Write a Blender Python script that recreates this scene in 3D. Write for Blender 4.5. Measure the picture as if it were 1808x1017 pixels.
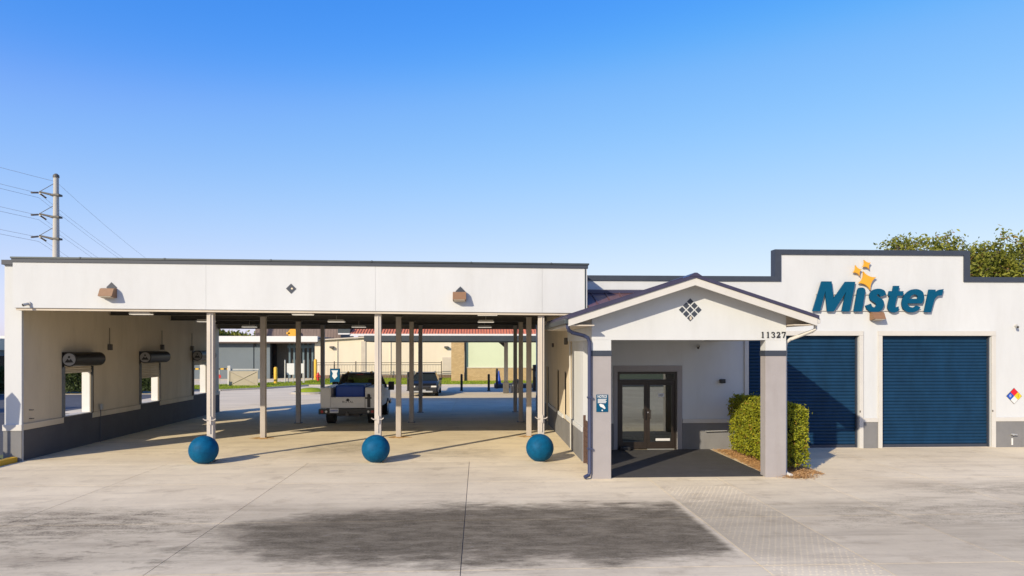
import bpy, bmesh, math, random
from mathutils import Vector, Matrix
random.seed(7)
for o in list(bpy.data.objects): bpy.data.objects.remove(o)
S = bpy.context.scene
COL = S.collection
R = math.radians

# ------------------------------------------------------------ camera, sky, sun, exposure
cam = bpy.data.cameras.new('camera'); camo = bpy.data.objects.new('camera', cam); COL.objects.link(camo)
camo.location = (0, 0, 3.1); camo.rotation_euler = (R(90), 0, R(-2.8))
cam.sensor_width = 36; cam.lens = 36 * 1205 / 1808; cam.shift_y = (613 - 508.5) / 1808
cam.clip_end = 5000; cam.clip_start = 0.1
S.camera = camo
SUN_EL, SUN_AZ = R(25.5), R(39)          # light travels towards +Y turned 39 degrees to +X
W = bpy.data.worlds.new('World'); S.world = W; W.use_nodes = True
nt = W.node_tree; bg = nt.nodes['Background']
sky = nt.nodes.new('ShaderNodeTexSky'); sky.sky_type = 'NISHITA'; sky.sun_disc = False
sky.sun_elevation = SUN_EL; sky.sun_rotation = R(180 + 39)
sky.air_density = 1.0; sky.dust_density = 0.5; sky.ozone_density = 3.0
hs = nt.nodes.new('ShaderNodeHueSaturation'); hs.inputs['Saturation'].default_value = 1.3
K = .231 * .5
def vscale(src, k):
    v = nt.nodes.new('ShaderNodeVectorMath'); v.operation = 'SCALE'; v.inputs['Scale'].default_value = k; nt.links.new(src, v.inputs[0]); return v.outputs[0]
# one tone curve over the whole sky dome: softens the horizon, keeps the zenith deep
cv = nt.nodes.new('ShaderNodeRGBCurve'); cm = cv.mapping; cm.use_clip = False; cm.extend = 'HORIZONTAL'
for ch, pts in ((0, ((0, 0), (.08, .068), (.144, .22), (.44, .53), (1, .78), (2, 1.0))), (1, ((0, 0), (.34, .32), (.5, .50), (1, .735), (2, .95))), (2, ((0, 0), (.8, .92), (1.1, .98), (2, 1.02)))):
    c = cm.curves[ch]
    c.points[0].location = (0, 0); c.points[1].location = (1, pts[-1][1] / 2)
    for x, y in pts[1:-1]: c.points.new(x / 2, y / 2)
cm.update()
nt.links.new(sky.outputs[0], hs.inputs['Color']); nt.links.new(vscale(hs.outputs[0], K), cv.inputs['Color']); nt.links.new(vscale(cv.outputs[0], 1 / K), bg.inputs['Color'])
bg.inputs['Strength'].default_value = 0.15
sl = bpy.data.lights.new('sun', 'SUN'); sl.energy = 3.5; sl.angle = R(0.5); sl.color = (1.0, 0.87, 0.67)
so = bpy.data.objects.new('sun', sl); COL.objects.link(so)
sd = Vector((math.sin(SUN_AZ) * math.cos(SUN_EL), math.cos(SUN_AZ) * math.cos(SUN_EL), -math.sin(SUN_EL)))
so.rotation_euler = sd.to_track_quat('-Z', 'Y').to_euler(); so.location = (-30, -40, 30)
S.view_settings.view_transform = 'Standard'; S.view_settings.look = 'None'
S.view_settings.exposure = 0.62; S.view_settings.gamma = 1

# ------------------------------------------------------------ helpers
def obj(name, bm, mat, parent=None, smooth=False):
    me = bpy.data.meshes.new(name)
    if isinstance(bm, bmesh.types.BMesh):
        bmesh.ops.recalc_face_normals(bm, faces=bm.faces[:])
        bm.to_mesh(me); bm.free()
    else:
        me.from_pydata(bm[0], [], bm[1])
    if smooth:
        for p in me.polygons: p.use_smooth = True
        try: me.set_sharp_from_angle(angle=R(35))
        except Exception: pass
    me.materials.append(mat)
    return link(name, me, parent)
def link(name, me, parent=None):
    o = bpy.data.objects.new(name, me); COL.objects.link(o)
    if parent is not None:
        o.parent = parent
        if parent.type == 'EMPTY': o.matrix_parent_inverse = Matrix.Translation(-parent.location)
    return o
def tag(o, label, cat, group=None):
    o['label'] = label; o['category'] = cat
    if group: o['group'] = group
    return o
def struct(o): o['kind'] = 'structure'; return o
def stuff(o): o['kind'] = 'stuff'; return o
def thing(name, loc, label, cat, group=None):
    o = bpy.data.objects.new(name, None); COL.objects.link(o); o.location = loc; o.empty_display_size = .1
    return tag(o, label, cat, group)
def dup(root, loc, label, group=None):
    def rec(o, par):
        c = o.copy(); COL.objects.link(c); inv = o.matrix_parent_inverse.copy()
        c.parent = par
        if par: c.matrix_parent_inverse = inv
        for ch in [x for x in o.children]: rec(ch, c)
        return c
    c = rec(root, None); c.location = loc; c['label'] = label
    if group: c['group'] = group
    return c
def B(): return bmesh.new()
def bx(bm, x0, x1, y0, y1, z0, z1, bev=0):
    r = bmesh.ops.create_cube(bm, size=1)
    vs = r['verts']
    for v in vs:
        v.co = Vector((x0 + (v.co.x + .5) * (x1 - x0), y0 + (v.co.y + .5) * (y1 - y0), z0 + (v.co.z + .5) * (z1 - z0)))
    if bev:
        es = list({e for v in vs for e in v.link_edges})
        bmesh.ops.bevel(bm, geom=es, offset=bev, segments=2, affect='EDGES', profile=.5)
    return bm
def box(name, mat, par, x0, x1, y0, y1, z0, z1, bev=0): return obj(name, bx(B(), x0, x1, y0, y1, z0, z1, bev), mat, par)
def prism(bm, pts, a, b, axis='Y'):
    """polygon pts extruded between a and b; axis Y: pts are (x,z); axis X: (y,z); axis Z: (x,y)"""
    f = {'Y': lambda p, t: (p[0], t, p[1]), 'X': lambda p, t: (t, p[0], p[1]), 'Z': lambda p, t: (p[0], p[1], t)}[axis]
    v0 = [bm.verts.new(f(p, a)) for p in pts]; v1 = [bm.verts.new(f(p, b)) for p in pts]
    n = len(pts)
    bm.faces.new(v0); bm.faces.new(list(reversed(v1)))
    for i in range(n):
        j = (i + 1) % n; bm.faces.new((v0[i], v1[i], v1[j], v0[j]))
    return bm
def cyl(bm, p0, p1, r0, r1=None, n=16, caps=True):
    p0, p1 = Vector(p0), Vector(p1); r1 = r0 if r1 is None else r1
    q = (p1 - p0).to_track_quat('Z', 'Y')
    ra = [bm.verts.new(p0 + q @ Vector((r0 * math.cos(2 * math.pi * k / n), r0 * math.sin(2 * math.pi * k / n), 0))) for k in range(n)]
    rb = [bm.verts.new(p1 + q @ Vector((r1 * math.cos(2 * math.pi * k / n), r1 * math.sin(2 * math.pi * k / n), 0))) for k in range(n)]
    for k in range(n):
        j = (k + 1) % n; bm.faces.new((ra[k], ra[j], rb[j], rb[k]))
    if caps: bm.faces.new(list(reversed(ra))); bm.faces.new(rb)
    return bm
def lathe(bm, c, prof, n=16):
    """prof: list of (r,z) about vertical axis at c"""
    rings = []
    for r, z in prof:
        rings.append([bm.verts.new((c[0] + r * math.cos(2 * math.pi * k / n), c[1] + r * math.sin(2 * math.pi * k / n), c[2] + z)) for k in range(n)])
    for a, b in zip(rings, rings[1:]):
        for k in range(n):
            j = (k + 1) % n; bm.faces.new((a[k], a[j], b[j], b[k]))
    bm.faces.new(list(reversed(rings[0]))); bm.faces.new(rings[-1])
    return bm
def tube(bm, pts, r, n=8):
    pts = [Vector(p) for p in pts]
    rings = []
    for i, p in enumerate(pts):
        d = (pts[min(i + 1, len(pts) - 1)] - pts[max(i - 1, 0)]).normalized()
        q = d.to_track_quat('Z', 'Y')
        rings.append([bm.verts.new(p + q @ Vector((r * math.cos(2 * math.pi * k / n), r * math.sin(2 * math.pi * k / n), 0))) for k in range(n)])
    for a, b in zip(rings, rings[1:]):
        best = min(range(n), key=lambda s: (a[0].co - b[s].co).length)
        for k in range(n):
            j = (k + 1) % n
            bm.faces.new((a[k], a[j], b[(j + best) % n], b[(k + best) % n]))
    bm.faces.new(list(reversed(rings[0]))); bm.faces.new(rings[-1])
    return bm
def gridwall(us, vs, solid, axis, t0, t1):
    """wall with real openings: cells of a grid, only boundary faces. axis 'X': wall plane is YZ, 'Y': XZ"""
    bm = B(); cache = {}
    def V(i, j, t):
        k = (i, j, t)
        if k not in cache:
            u, v = us[i], vs[j]; tt = t1 if t else t0
            cache[k] = bm.verts.new((tt, u, v) if axis == 'X' else (u, tt, v))
        return cache[k]
    nu, nv = len(us) - 1, len(vs) - 1
    ok = lambda i, j: 0 <= i < nu and 0 <= j < nv and solid((us[i] + us[i + 1]) / 2, (vs[j] + vs[j + 1]) / 2)
    for i in range(nu):
        for j in range(nv):
            if not ok(i, j): continue
            for t in (0, 1): bm.faces.new((V(i, j, t), V(i + 1, j, t), V(i + 1, j + 1, t), V(i, j + 1, t)))
            for (di, dj, a, b) in ((-1, 0, (i, j), (i, j + 1)), (1, 0, (i + 1, j), (i + 1, j + 1)), (0, -1, (i, j), (i + 1, j)), (0, 1, (i, j + 1), (i + 1, j + 1))):
                if not ok(i + di, j + dj):
                    bm.faces.new((V(*a, 0), V(*b, 0), V(*b, 1), V(*a, 1)))
    return bm
def text(name, s, mat, par, loc, size, depth=.006, rot=(R(90), 0, 0), bold=0.0, shear=0, align='CENTER', sx=1.0):
    cu = bpy.data.curves.new('t', 'FONT'); cu.body = s; cu.size = size; cu.extrude = depth; cu.offset = bold; cu.shear = shear
    cu.align_x = align; cu.align_y = 'CENTER'; cu.resolution_u = 3
    t = bpy.data.objects.new('t', cu); COL.objects.link(t)
    bpy.context.view_layer.update()
    me = bpy.data.meshes.new_from_object(t.evaluated_get(bpy.context.evaluated_depsgraph_get()))
    me.transform(Matrix.Translation(loc) @ Matrix.Rotation(rot[2], 4, 'Z') @ Matrix.Rotation(rot[0], 4, 'X') @ Matrix.Diagonal((sx, 1, 1, 1)))
    bpy.data.objects.remove(t); bpy.data.curves.remove(cu)
    me.name = name; me.materials.clear(); me.materials.append(mat)
    return link(name, me, par)

# ------------------------------------------------------------ materials
MATS = {}
def mat(name, col, rough=.7, var=.08, scale=6, bump=0, bscale=80, metal=0, spec=.5, stretch=(1, 1, 1), col2=None, coat=0, streak=0):
    m = bpy.data.materials.new(name); m.use_nodes = True; n = m.node_tree.nodes; l = m.node_tree.links
    p = n['Principled BSDF']; p.inputs['Roughness'].default_value = rough; p.inputs['Metallic'].default_value = metal
    p.inputs['Specular IOR Level'].default_value = spec; p.inputs['Coat Weight'].default_value = coat
    g = n.new('ShaderNodeNewGeometry'); mp = n.new('ShaderNodeMapping'); mp.inputs['Scale'].default_value = stretch
    l.new(g.outputs['Position'], mp.inputs['Vector'])
    ns = n.new('ShaderNodeTexNoise'); ns.inputs['Scale'].default_value = scale; ns.inputs['Detail'].default_value = 6; ns.inputs['Roughness'].default_value = .65
    l.new(mp.outputs[0], ns.inputs['Vector'])
    cr = n.new('ShaderNodeValToRGB'); c = Vector(col)
    cr.color_ramp.elements[0].position = .3; cr.color_ramp.elements[1].position = .7
    lo = Vector(col2) if col2 else c * (1 - var); hi = c * (1 + var * .6)
    cr.color_ramp.elements[0].color = (*lo, 1); cr.color_ramp.elements[1].color = (*hi, 1)
    l.new(ns.outputs['Fac'], cr.inputs['Fac']); l.new(cr.outputs[0], p.inputs['Base Color'])
    if streak:
        ms = n.new('ShaderNodeMapping'); ms.inputs['Scale'].default_value = (1.2, 1.2, .22); l.new(g.outputs['Position'], ms.inputs['Vector'])
        n2 = n.new('ShaderNodeTexNoise'); n2.inputs['Scale'].default_value = 1.6; n2.inputs['Detail'].default_value = 9; n2.inputs['Roughness'].default_value = .72; l.new(ms.outputs[0], n2.inputs['Vector'])
        r2 = n.new('ShaderNodeMapRange'); r2.inputs['From Min'].default_value = .50; r2.inputs['From Max'].default_value = .78; r2.inputs['To Max'].default_value = streak; l.new(n2.outputs['Fac'], r2.inputs['Value'])
        mx = n.new('ShaderNodeMix'); mx.data_type = 'RGBA'; l.new(r2.outputs[0], mx.inputs['Factor']); l.new(cr.outputs[0], mx.inputs[6]); mx.inputs[7].default_value = (col[0] * .62, col[1] * .58, col[2] * .5, 1)
        l.new(mx.outputs[2], p.inputs['Base Color'])
    if bump:
        nb = n.new('ShaderNodeTexNoise'); nb.inputs['Scale'].default_value = bscale; nb.inputs['Detail'].default_value = 4
        l.new(g.outputs['Position'], nb.inputs['Vector'])
        b = n.new('ShaderNodeBump'); b.inputs['Strength'].default_value = bump; b.inputs['Distance'].default_value = .01
        l.new(nb.outputs['Fac'], b.inputs['Height']); l.new(b.outputs[0], p.inputs['Normal'])
    MATS[name] = m
    return m
STUCCO = mat('stucco_white', (.55, .567, .575), .85, .06, .9, .25, 90, stretch=(1, 1, .35), spec=.25, streak=.15)
SIDEST = mat('stucco_side', (.66, .575, .43), .85, .10, .8, .35, 70, stretch=(1, 1, .4), spec=.25, streak=.35)
TRIM = mat('trim_offwhite', (.53, .515, .48), .7, .05, 3, .1, 60)
GREY = mat('stucco_grey', (.185, .185, .187), .8, .10, 2.0, .25, 90, spec=.3, streak=.4)
COLGREY = mat('stucco_column', (.32, .30, .30), .8, .06, 2.0, .3, 90, spec=.3, streak=.4)
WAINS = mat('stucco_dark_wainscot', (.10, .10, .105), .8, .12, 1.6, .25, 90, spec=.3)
NAVY = mat('navy_trim', (.034, .043, .062), .55, .12, 4)
COPE = mat('coping_metal', (.055, .068, .075), .45, .15, 3, metal=.3)
ROOFMET = mat('roof_metal_violet', (.05, .046, .085), .42, .15, 5, metal=.2)
ROOFBRN = mat('roof_metal_brown', (.16, .085, .08), .42, .15, 5, metal=.15)
DECK = mat('roof_deck', (.20, .18, .15), .8, .2, 2)
STEEL = mat('dark_steel', (.10, .092, .08), .6, .25, 5)
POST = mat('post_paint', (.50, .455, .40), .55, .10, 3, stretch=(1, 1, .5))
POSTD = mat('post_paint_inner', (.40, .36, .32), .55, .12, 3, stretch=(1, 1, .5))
BALL = mat('ball_blue', (.002, .085, .185), .6, .28, 7, .12, 40, spec=.12)
DOORBL = mat('shutter_blue', (.006, .036, .085), .6, .22, 2.2, spec=.2, stretch=(1, 1, .5), streak=.6)
SIGNBL = mat('sign_teal', (.001, .068, .14), .5, .06, 4, spec=.15)
SIGNYE = mat('sign_yellow', (.66, .33, .02), .45, .05, 4)
LAMPBR = mat('lamp_bronze', (.23, .125, .06), .5, .12, 8)
BLACK = mat('black_metal', (.018, .017, .016), .45, .2, 8)
BRONZE = mat('door_bronze', (.035, .026, .020), .4, .15, 8, metal=.3)
MATBLK = mat('rubber_mat', (.052, .049, .047), .85, .22, 2.5, .4, 220)
WHITE = mat('white_paint', (.64, .64, .63), .5, .04, 5)
GALV = mat('galvanised', (.42, .43, .42), .5, .12, 5, metal=.3)
YELLOW = mat('yellow_paint', (.72, .42, .03), .6, .12, 7)
REDP = mat('red_paint', (.55, .03, .025), .5, .1, 7)
PLUG = mat('blue_plastic', (.006, .06, .36), .5, .15, 5)
TILE = mat('red_tile', (.62, .20, .10), .8, .22, 3, .5, 30)
CREAM = mat('cream_wall', (.68, .60, .47), .85, .06, .7, .2, 30, stretch=(1, 1, .3))
PALEGR = mat('pale_green_wall', (.55, .60, .42), .85, .05, .5)
BLUEGR = mat('bluegrey_wall', (.13, .16, .18), .7, .08, .5)
DARKGL = mat('dark_window', (.012, .016, .02), .12, .2, 2)
BROWNR = mat('brown_mansard', (.17, .125, .105), .8, .15, 3)
ASPH = mat('asphalt', (.06, .062, .066), .9, .22, 3, .3, 160)
MULCH = mat('mulch_chip', (.50, .29, .12), .9, .35, 25)
BARK = mat('bark', (.10, .075, .05), .9, .3, 10, .5, 40)
TUBEM = mat('diffuser', (.82, .80, .76), .5, .03, 5)
TRKWH = mat('truck_white', (.70, .69, .66), .45, .06, 3, coat=.1)
CARBLK = mat('car_dark', (.012, .012, .012), .38, .1, 4, coat=.15)
RUBBER = mat('tyre', (.018, .018, .018), .8, .15, 20)
CHROME = mat('chrome', (.6, .6, .6), .2, .05, 5, metal=1)
LENSR = mat('red_lens', (.35, .015, .015), .25, .1, 9)
LENSW = mat('white_lens', (.7, .68, .62), .2, .05, 9)
TERRA = mat('rust_stain', (.45, .27, .10), .9, .3, 8)
CONW = mat('concrete_pole', (.46, .44, .40), .85, .12, 2, stretch=(1, 1, .2))
INSUL = mat('insulator', (.10, .09, .09), .4, .1, 10)
WIRE = mat('wire', (.34, .35, .37), .5, .1, 1)
_p = TUBEM.node_tree.nodes['Principled BSDF']; _p.inputs['Emission Color'].default_value = (1, .9, .75, 1); _p.inputs['Emission Strength'].default_value = .35
SOFFIT = mat('soffit_tan', (.52, .46, .38), .8, .08, 2)
INTER = mat('interior', (.10, .10, .09), .9, .2, 2)
GRASSM = mat('grass', (.24, .30, .022), .9, .25, 1.2, .6, 60, col2=(.17, .22, .02), spec=.1)
EARTH = mat('earth_ground', (.10, .12, .045), .95, .25, .2)
BEIGEG = mat('beige_panel', (.40, .35, .26), .8, .08, 2)
STONE = mat('kerb_concrete', (.42, .39, .34), .9, .15, 4, .3, 60)

def brickmat():
    m = bpy.data.materials.new('tan_brick'); m.use_nodes = True; n = m.node_tree.nodes; l = m.node_tree.links
    p = n['Principled BSDF']; p.inputs['Roughness'].default_value = .9
    g = n.new('ShaderNodeNewGeometry'); s = n.new('ShaderNodeSeparateXYZ'); c = n.new('ShaderNodeCombineXYZ')
    l.new(g.outputs['Position'], s.inputs[0]); l.new(s.outputs['X'], c.inputs['X']); l.new(s.outputs['Z'], c.inputs['Y'])
    b = n.new('ShaderNodeTexBrick'); b.inputs['Scale'].default_value = 2.5; b.inputs['Color1'].default_value = (.42, .28, .12, 1); b.inputs['Color2'].default_value = (.52, .36, .17, 1)
    b.inputs['Mortar'].default_value = (.34, .27, .17, 1); b.inputs['Mortar Size'].default_value = .03
    l.new(c.outputs[0], b.inputs['Vector']); l.new(b.outputs['Color'], p.inputs['Base Color'])
    return m
BRICK = brickmat()

def leafmat(name, c0, c1, trans=.35):
    m = bpy.data.materials.new(name); m.use_nodes = True; n = m.node_tree.nodes; l = m.node_tree.links
    p = n['Principled BSDF']; p.inputs['Roughness'].default_value = .55; p.inputs['Specular IOR Level'].default_value = .3
    g = n.new('ShaderNodeNewGeometry'); cr = n.new('ShaderNodeValToRGB')
    cr.color_ramp.elements[0].color = (*c0, 1); cr.color_ramp.elements[1].color = (*c1, 1)
    cr.color_ramp.elements[1].position = .95
    e = cr.color_ramp.elements.new(.975); e.color = (c1[0] * .8, c1[1] * .45, c1[2] * .9, 1)
    l.new(g.outputs['Random Per Island'], cr.inputs['Fac']); l.new(cr.outputs[0], p.inputs['Base Color'])
    t = n.new('ShaderNodeBsdfTranslucent'); l.new(cr.outputs[0], t.inputs['Color'])
    mx = n.new('ShaderNodeMixShader'); mx.inputs[0].default_value = trans
    l.new(p.outputs[0], mx.inputs[1]); l.new(t.outputs[0], mx.inputs[2]); l.new(mx.outputs[0], n['Material Output'].inputs['Surface'])
    return m
LEAFH = leafmat('hedge_leaf', (.12, .15, .012), (.42, .43, .03))
LEAFT = leafmat('tree_leaf', (.085, .11, .012), (.34, .34, .05))
LEAFD = leafmat('dark_leaf', (.025, .045, .012), (.08, .11, .03))
GRASSL = leafmat('grass_blade', (.17, .25, .014), (.38, .44, .04))

def glassmat(name, tint, base):
    m = bpy.data.materials.new(name); m.use_nodes = True; n = m.node_tree.nodes; l = m.node_tree.links
    n.remove(n['Principled BSDF'])
    t = n.new('ShaderNodeBsdfTransparent'); t.inputs[0].default_value = (*tint, 1)
    g = n.new('ShaderNodeBsdfGlossy'); g.inputs['Roughness'].default_value = .015; g.inputs[0].default_value = (.92, .97, .95, 1)
    f = n.new('ShaderNodeFresnel'); f.inputs[0].default_value = 1.52
    a = n.new('ShaderNodeMath'); a.operation = 'ADD'; a.use_clamp = True; a.inputs[1].default_value = base
    l.new(f.outputs[0], a.inputs[0])
    mx = n.new('ShaderNodeMixShader'); l.new(a.outputs[0], mx.inputs[0]); l.new(t.outputs[0], mx.inputs[1]); l.new(g.outputs[0], mx.inputs[2])
    l.new(mx.outputs[0], n['Material Output'].inputs['Surface'])
    return m
GLASS = glassmat('entry_glass', (.42, .46, .36), .24)
CARGL = glassmat('vehicle_glass', (.25, .30, .30), .10)

def concretemat():
    m = bpy.data.materials.new('concrete'); m.use_nodes = True; N = m.node_tree.nodes; L = m.node_tree.links
    p = N['Principled BSDF']; p.inputs['Roughness'].default_value = .95; p.inputs['Specular IOR Level'].default_value = .06
    g = N.new('ShaderNodeNewGeometry'); sep = N.new('ShaderNodeSeparateXYZ'); L.new(g.outputs['Position'], sep.inputs[0])
    def noise(scale, st=(1, 1, 1), det=6, rough=.65, off=(0, 0, 0)):
        mp = N.new('ShaderNodeMapping'); mp.inputs['Scale'].default_value = st; mp.inputs['Location'].default_value = off
        L.new(g.outputs['Position'], mp.inputs['Vector'])
        t = N.new('ShaderNodeTexNoise'); t.inputs['Scale'].default_value = scale; t.inputs['Detail'].default_value = det; t.inputs['Roughness'].default_value = rough
        L.new(mp.outputs[0], t.inputs['Vector']); return t.outputs['Fac']
    def math_(op, a, b=None, clamp=False):
        q = N.new('ShaderNodeMath'); q.operation = op; q.use_clamp = clamp
        for i, v in enumerate((a, b)):
            if v is None: continue
            if isinstance(v, (int, float)): q.inputs[i].default_value = v
            else: L.new(v, q.inputs[i])
        return q.outputs[0]
    def ss(v, lo, hi):
        q = N.new('ShaderNodeMapRange'); q.interpolation_type = 'SMOOTHSTEP'
        q.inputs['From Min'].default_value = lo; q.inputs['From Max'].default_value = hi; L.new(v, q.inputs['Value']); return q.outputs[0]
    def mixc(fac, a, b):
        q = N.new('ShaderNodeMix'); q.data_type = 'RGBA'; L.new(fac, q.inputs['Factor'])
        for s, v in ((6, a), (7, b)):
            if isinstance(v, tuple): q.inputs[s].default_value = (*v, 1)
            else: L.new(v, q.inputs[s])
        return q.outputs[2]
    X, Y = sep.outputs['X'], sep.outputs['Y']
    big = noise(.35); fine = noise(9, det=8); streak = noise(1.6, (.22, 1.5, 1), 8, .7); blot = noise(1.3, off=(3, 7, 0), det=8)
    wob = math_('SUBTRACT', noise(.8, (.5, 1.3, 1), 7, .7, (11, 2, 0)), .5)
    fray = math_('SUBTRACT', noise(5, (.35, 1.2, 1), 8, .75, (5, 1, 0)), .5)
    col = mixc(ss(big, .32, .68), (.68, .575, .395), (.80, .685, .475))
    oi = N.new('ShaderNodeObjectInfo')
    tint = N.new('ShaderNodeMapRange'); tint.inputs['To Min'].default_value = .94; tint.inputs['To Max'].default_value = 1.04; L.new(oi.outputs['Random'], tint.inputs['Value'])
    col = mixc(math_('MULTIPLY', ss(streak, .46, .72), .42), col, (.44, .36, .25))
    col = mixc(math_('MULTIPLY', ss(blot, .52, .74), .48), col, (.40, .315, .205))
    col = mixc(math_('MULTIPLY', ss(fine, .52, .75), .22), col, (.33, .30, .26))
    Yw = math_('ADD', math_('ADD', Y, math_('MULTIPLY', wob, 1.9)), math_('MULTIPLY', fray, 1.0)); Xw = math_('ADD', math_('ADD', X, math_('MULTIPLY', wob, 2.2)), math_('MULTIPLY', fray, 1.2))
    def patch(x0, x1, y0, y1, sx, sy, hardx1=None):
        a = math_('MULTIPLY', ss(Xw, x0 - sx, x0 + sx), math_('SUBTRACT', 1, ss(X if hardx1 else Xw, x1 - (hardx1 or sx), x1 + (hardx1 or sx))))
        b = math_('MULTIPLY', ss(Yw, y0 - sy, y0 + sy), math_('SUBTRACT', 1, ss(Yw, y1 - sy, y1 + sy)))
        return math_('MULTIPLY', a, b)
    grit = math_('MULTIPLY', ss(noise(3.2, (.5, 1.3, 1), 10, .76, (2, 9, 0)), .32, .62), math_('ADD', math_('MULTIPLY', ss(noise(26, det=6), .35, .6), .45), .55))
    ex = math_('POWER', math_('ABSOLUTE', math_('DIVIDE', math_('SUBTRACT', Xw, .9), 5.6)), 2.6)
    ey = math_('POWER', math_('ABSOLUTE', math_('DIVIDE', math_('SUBTRACT', Yw, math_('ADD', 11.55, math_('MULTIPLY', X, .03))), 1.95)), 2.2)
    fld = math_('ADD', math_('SUBTRACT', 1, math_('ADD', ex, ey)), math_('MULTIPLY', math_('SUBTRACT', noise(1.5, (.45, .9, 1), 10, .74, (8, 3, 0)), .5), 1.9))
    cut = math_('SUBTRACT', 1, ss(math_('ADD', X, math_('MULTIPLY', fray, .25)), 3.8, 4.02))
    d1 = math_('MULTIPLY', math_('MULTIPLY', ss(fld, -.4, .62), cut), math_('ADD', math_('MULTIPLY', grit, .24), .74))
    d8 = math_('MULTIPLY', math_('MULTIPLY', ss(fld, -.9, .5), math_('SUBTRACT', ss(X, 3.98, 4.03), ss(X, 5.62, 5.68))), .42)
    d2 = math_('MULTIPLY', patch(-14.5, -4.9, 11.4, 13.4, 1.5, .6), math_('MULTIPLY', grit, .85))
    d3 = math_('MULTIPLY', patch(5.9, 13.6, 11.4, 13.4, 1.4, .6), math_('MULTIPLY', grit, .6))
    d5 = math_('MULTIPLY', patch(9.2, 16.5, 13.8, 15.0, 1.2, .4), math_('MULTIPLY', grit, .5))
    d9 = math_('MULTIPLY', patch(-13.5, -3.2, 9.6, 12.9, 1.8, .8), math_('MULTIPLY', ss(noise(1.7, (.55, 1.1, 1), 10, .75, (21, 5, 0)), .42, .66), .72))
    d10 = math_('MULTIPLY', patch(6, 17, 9.4, 12.4, 1.8, .8), math_('MULTIPLY', ss(noise(1.7, (.55, 1.1, 1), 10, .75, (31, 15, 0)), .50, .70), .45))
    d4 = math_('MULTIPLY', patch(-30, 30, 9.6, 13.6, 2, .9), math_('MULTIPLY', streak, .5))
    d6 = math_('MULTIPLY', patch(-5.3, -3.2, 20.2, 22.6, .6, .5), math_('MULTIPLY', grit, .5))
    d7 = math_('MULTIPLY', patch(-2.4, .6, 19.4, 20.6, .6, .4), math_('MULTIPLY', grit, .38))
    dk = d1
    for q in (d2, d3, d4, d5, d6, d7, d8, d9, d10): dk = math_('MAXIMUM', dk, q)
    col = mixc(dk, col, (.098, .080, .053))
    # light scuffs left clean inside the dark tyre grime
    sc = math_('MULTIPLY', math_('MULTIPLY', ss(noise(7, (.5, 1.5, 1), 8, .8, (1, 4, 0)), .57, .68), d1), .5)
    col = mixc(sc, col, (.48, .44, .39))
    # rust-yellow rings round post feet
    vm = N.new('ShaderNodeVectorMath'); vm.operation = 'SCALE'; L.new(col, vm.inputs[0]); L.new(tint.outputs[0], vm.inputs['Scale'])
    L.new(vm.outputs[0], p.inputs['Base Color'])
    bp = N.new('ShaderNodeBump'); bp.inputs['Strength'].default_value = .35; bp.inputs['Distance'].default_value = .008
    L.new(noise(55, det=5), bp.inputs['Height']); L.new(bp.outputs[0], p.inputs['Normal'])
    return m
CONC = concretemat()
LOTC = mat('back_lot_concrete', (.70, .60, .43), .95, .12, .6, .2, 60, spec=.04, stretch=(.4, 1.2, 1))

# ------------------------------------------------------------ ground, lot, slabs
def sheet(name, m, x0, x1, y0, y1, z):
    o = obj(name, ([(x0, y0, z), (x1, y0, z), (x1, y1, z), (x0, y1, z)], [(0, 1, 2, 3)]), m); return struct(o)
sheet('ground', EARTH, -2500, 2500, -2500, 2500, -.10)
sheet('road', ASPH, -400, 400, -26, -14, -.06)
drive = struct(obj('driveway', bx(B(), -20.5, 30, 3.0, 41.0, -.09, -.035), STONE))
sheet('forecourt', CONC, -24, 40, -12, 3.96, -.008)
sheet('back_lot', LOTC, -60, 45, 41.01, 90, -.006)
sheet('side_lane', ASPH, -24, -13.6, 18.6, 33.0, -.012)
sheet('side_lot', LOTC, -60, -12.44, 33.01, 41.0, -.006)
XJ = [-20.3, -16.4, -12.42, -8.25, -4.55, -.25, 4.0, 5.66, 7.75, 10.6, 14.9, 19.2, 24]
YJ = [4.0, 6.6, 9.5, 12.25, 15.75, 18.55, 23.75, 28.3, 33.0, 37.0, 41.0]
gp = .006
for yi in range(len(YJ) - 1):
    XR = XJ if YJ[yi] < 18 else [-12.42, 4.0, 5.66, 7.75, 10.6, 14.9] if YJ[yi] < 30 else [-12.42, -7.4, -1.3, 4.0]
    for xi in range(len(XR) - 1):
        x0, x1, y0, y1 = XR[xi], XR[xi + 1], YJ[yi], YJ[yi + 1]
        if y0 > 18 and (x0 < -13 or x0 >= 10 or (y0 > 20 and x0 > 3)): continue
        if y0 > 12 and x0 < -12.5: continue
        bm = bx(B(), x0 + gp, x1 - gp, y0 + gp, y1 - gp, -.05, 0)
        obj('concrete_slab', bm, CONC, drive)
# apron in front of the roller doors continues to the wall: two wide slabs
for x0, x1 in ((10.6, 14.9), (14.9, 19.2), (19.2, 24)):
    bm = bx(B(), x0 + gp, x1 - gp, 18.55 + gp, 20.9, -.05, 0); obj('concrete_slab', bm, CONC, drive)
# raised studs of the tactile walk between two joints
bm = B()
for i in range(15):
    for j in range(64):
        x = 4.12 + i * .1 + (.05 if j % 2 else 0); y = 8.0 + j * .11
        if x > 5.58: continue
        bmesh.ops.create_cone(bm, cap_ends=True, segments=6, radius1=.020, radius2=.014, depth=.004, matrix=Matrix.Translation((x + random.uniform(-.008, .008), y + random.uniform(-.008, .008), .0012)))
stuff(obj('tactile_stud', bm, CONC, drive))

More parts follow.
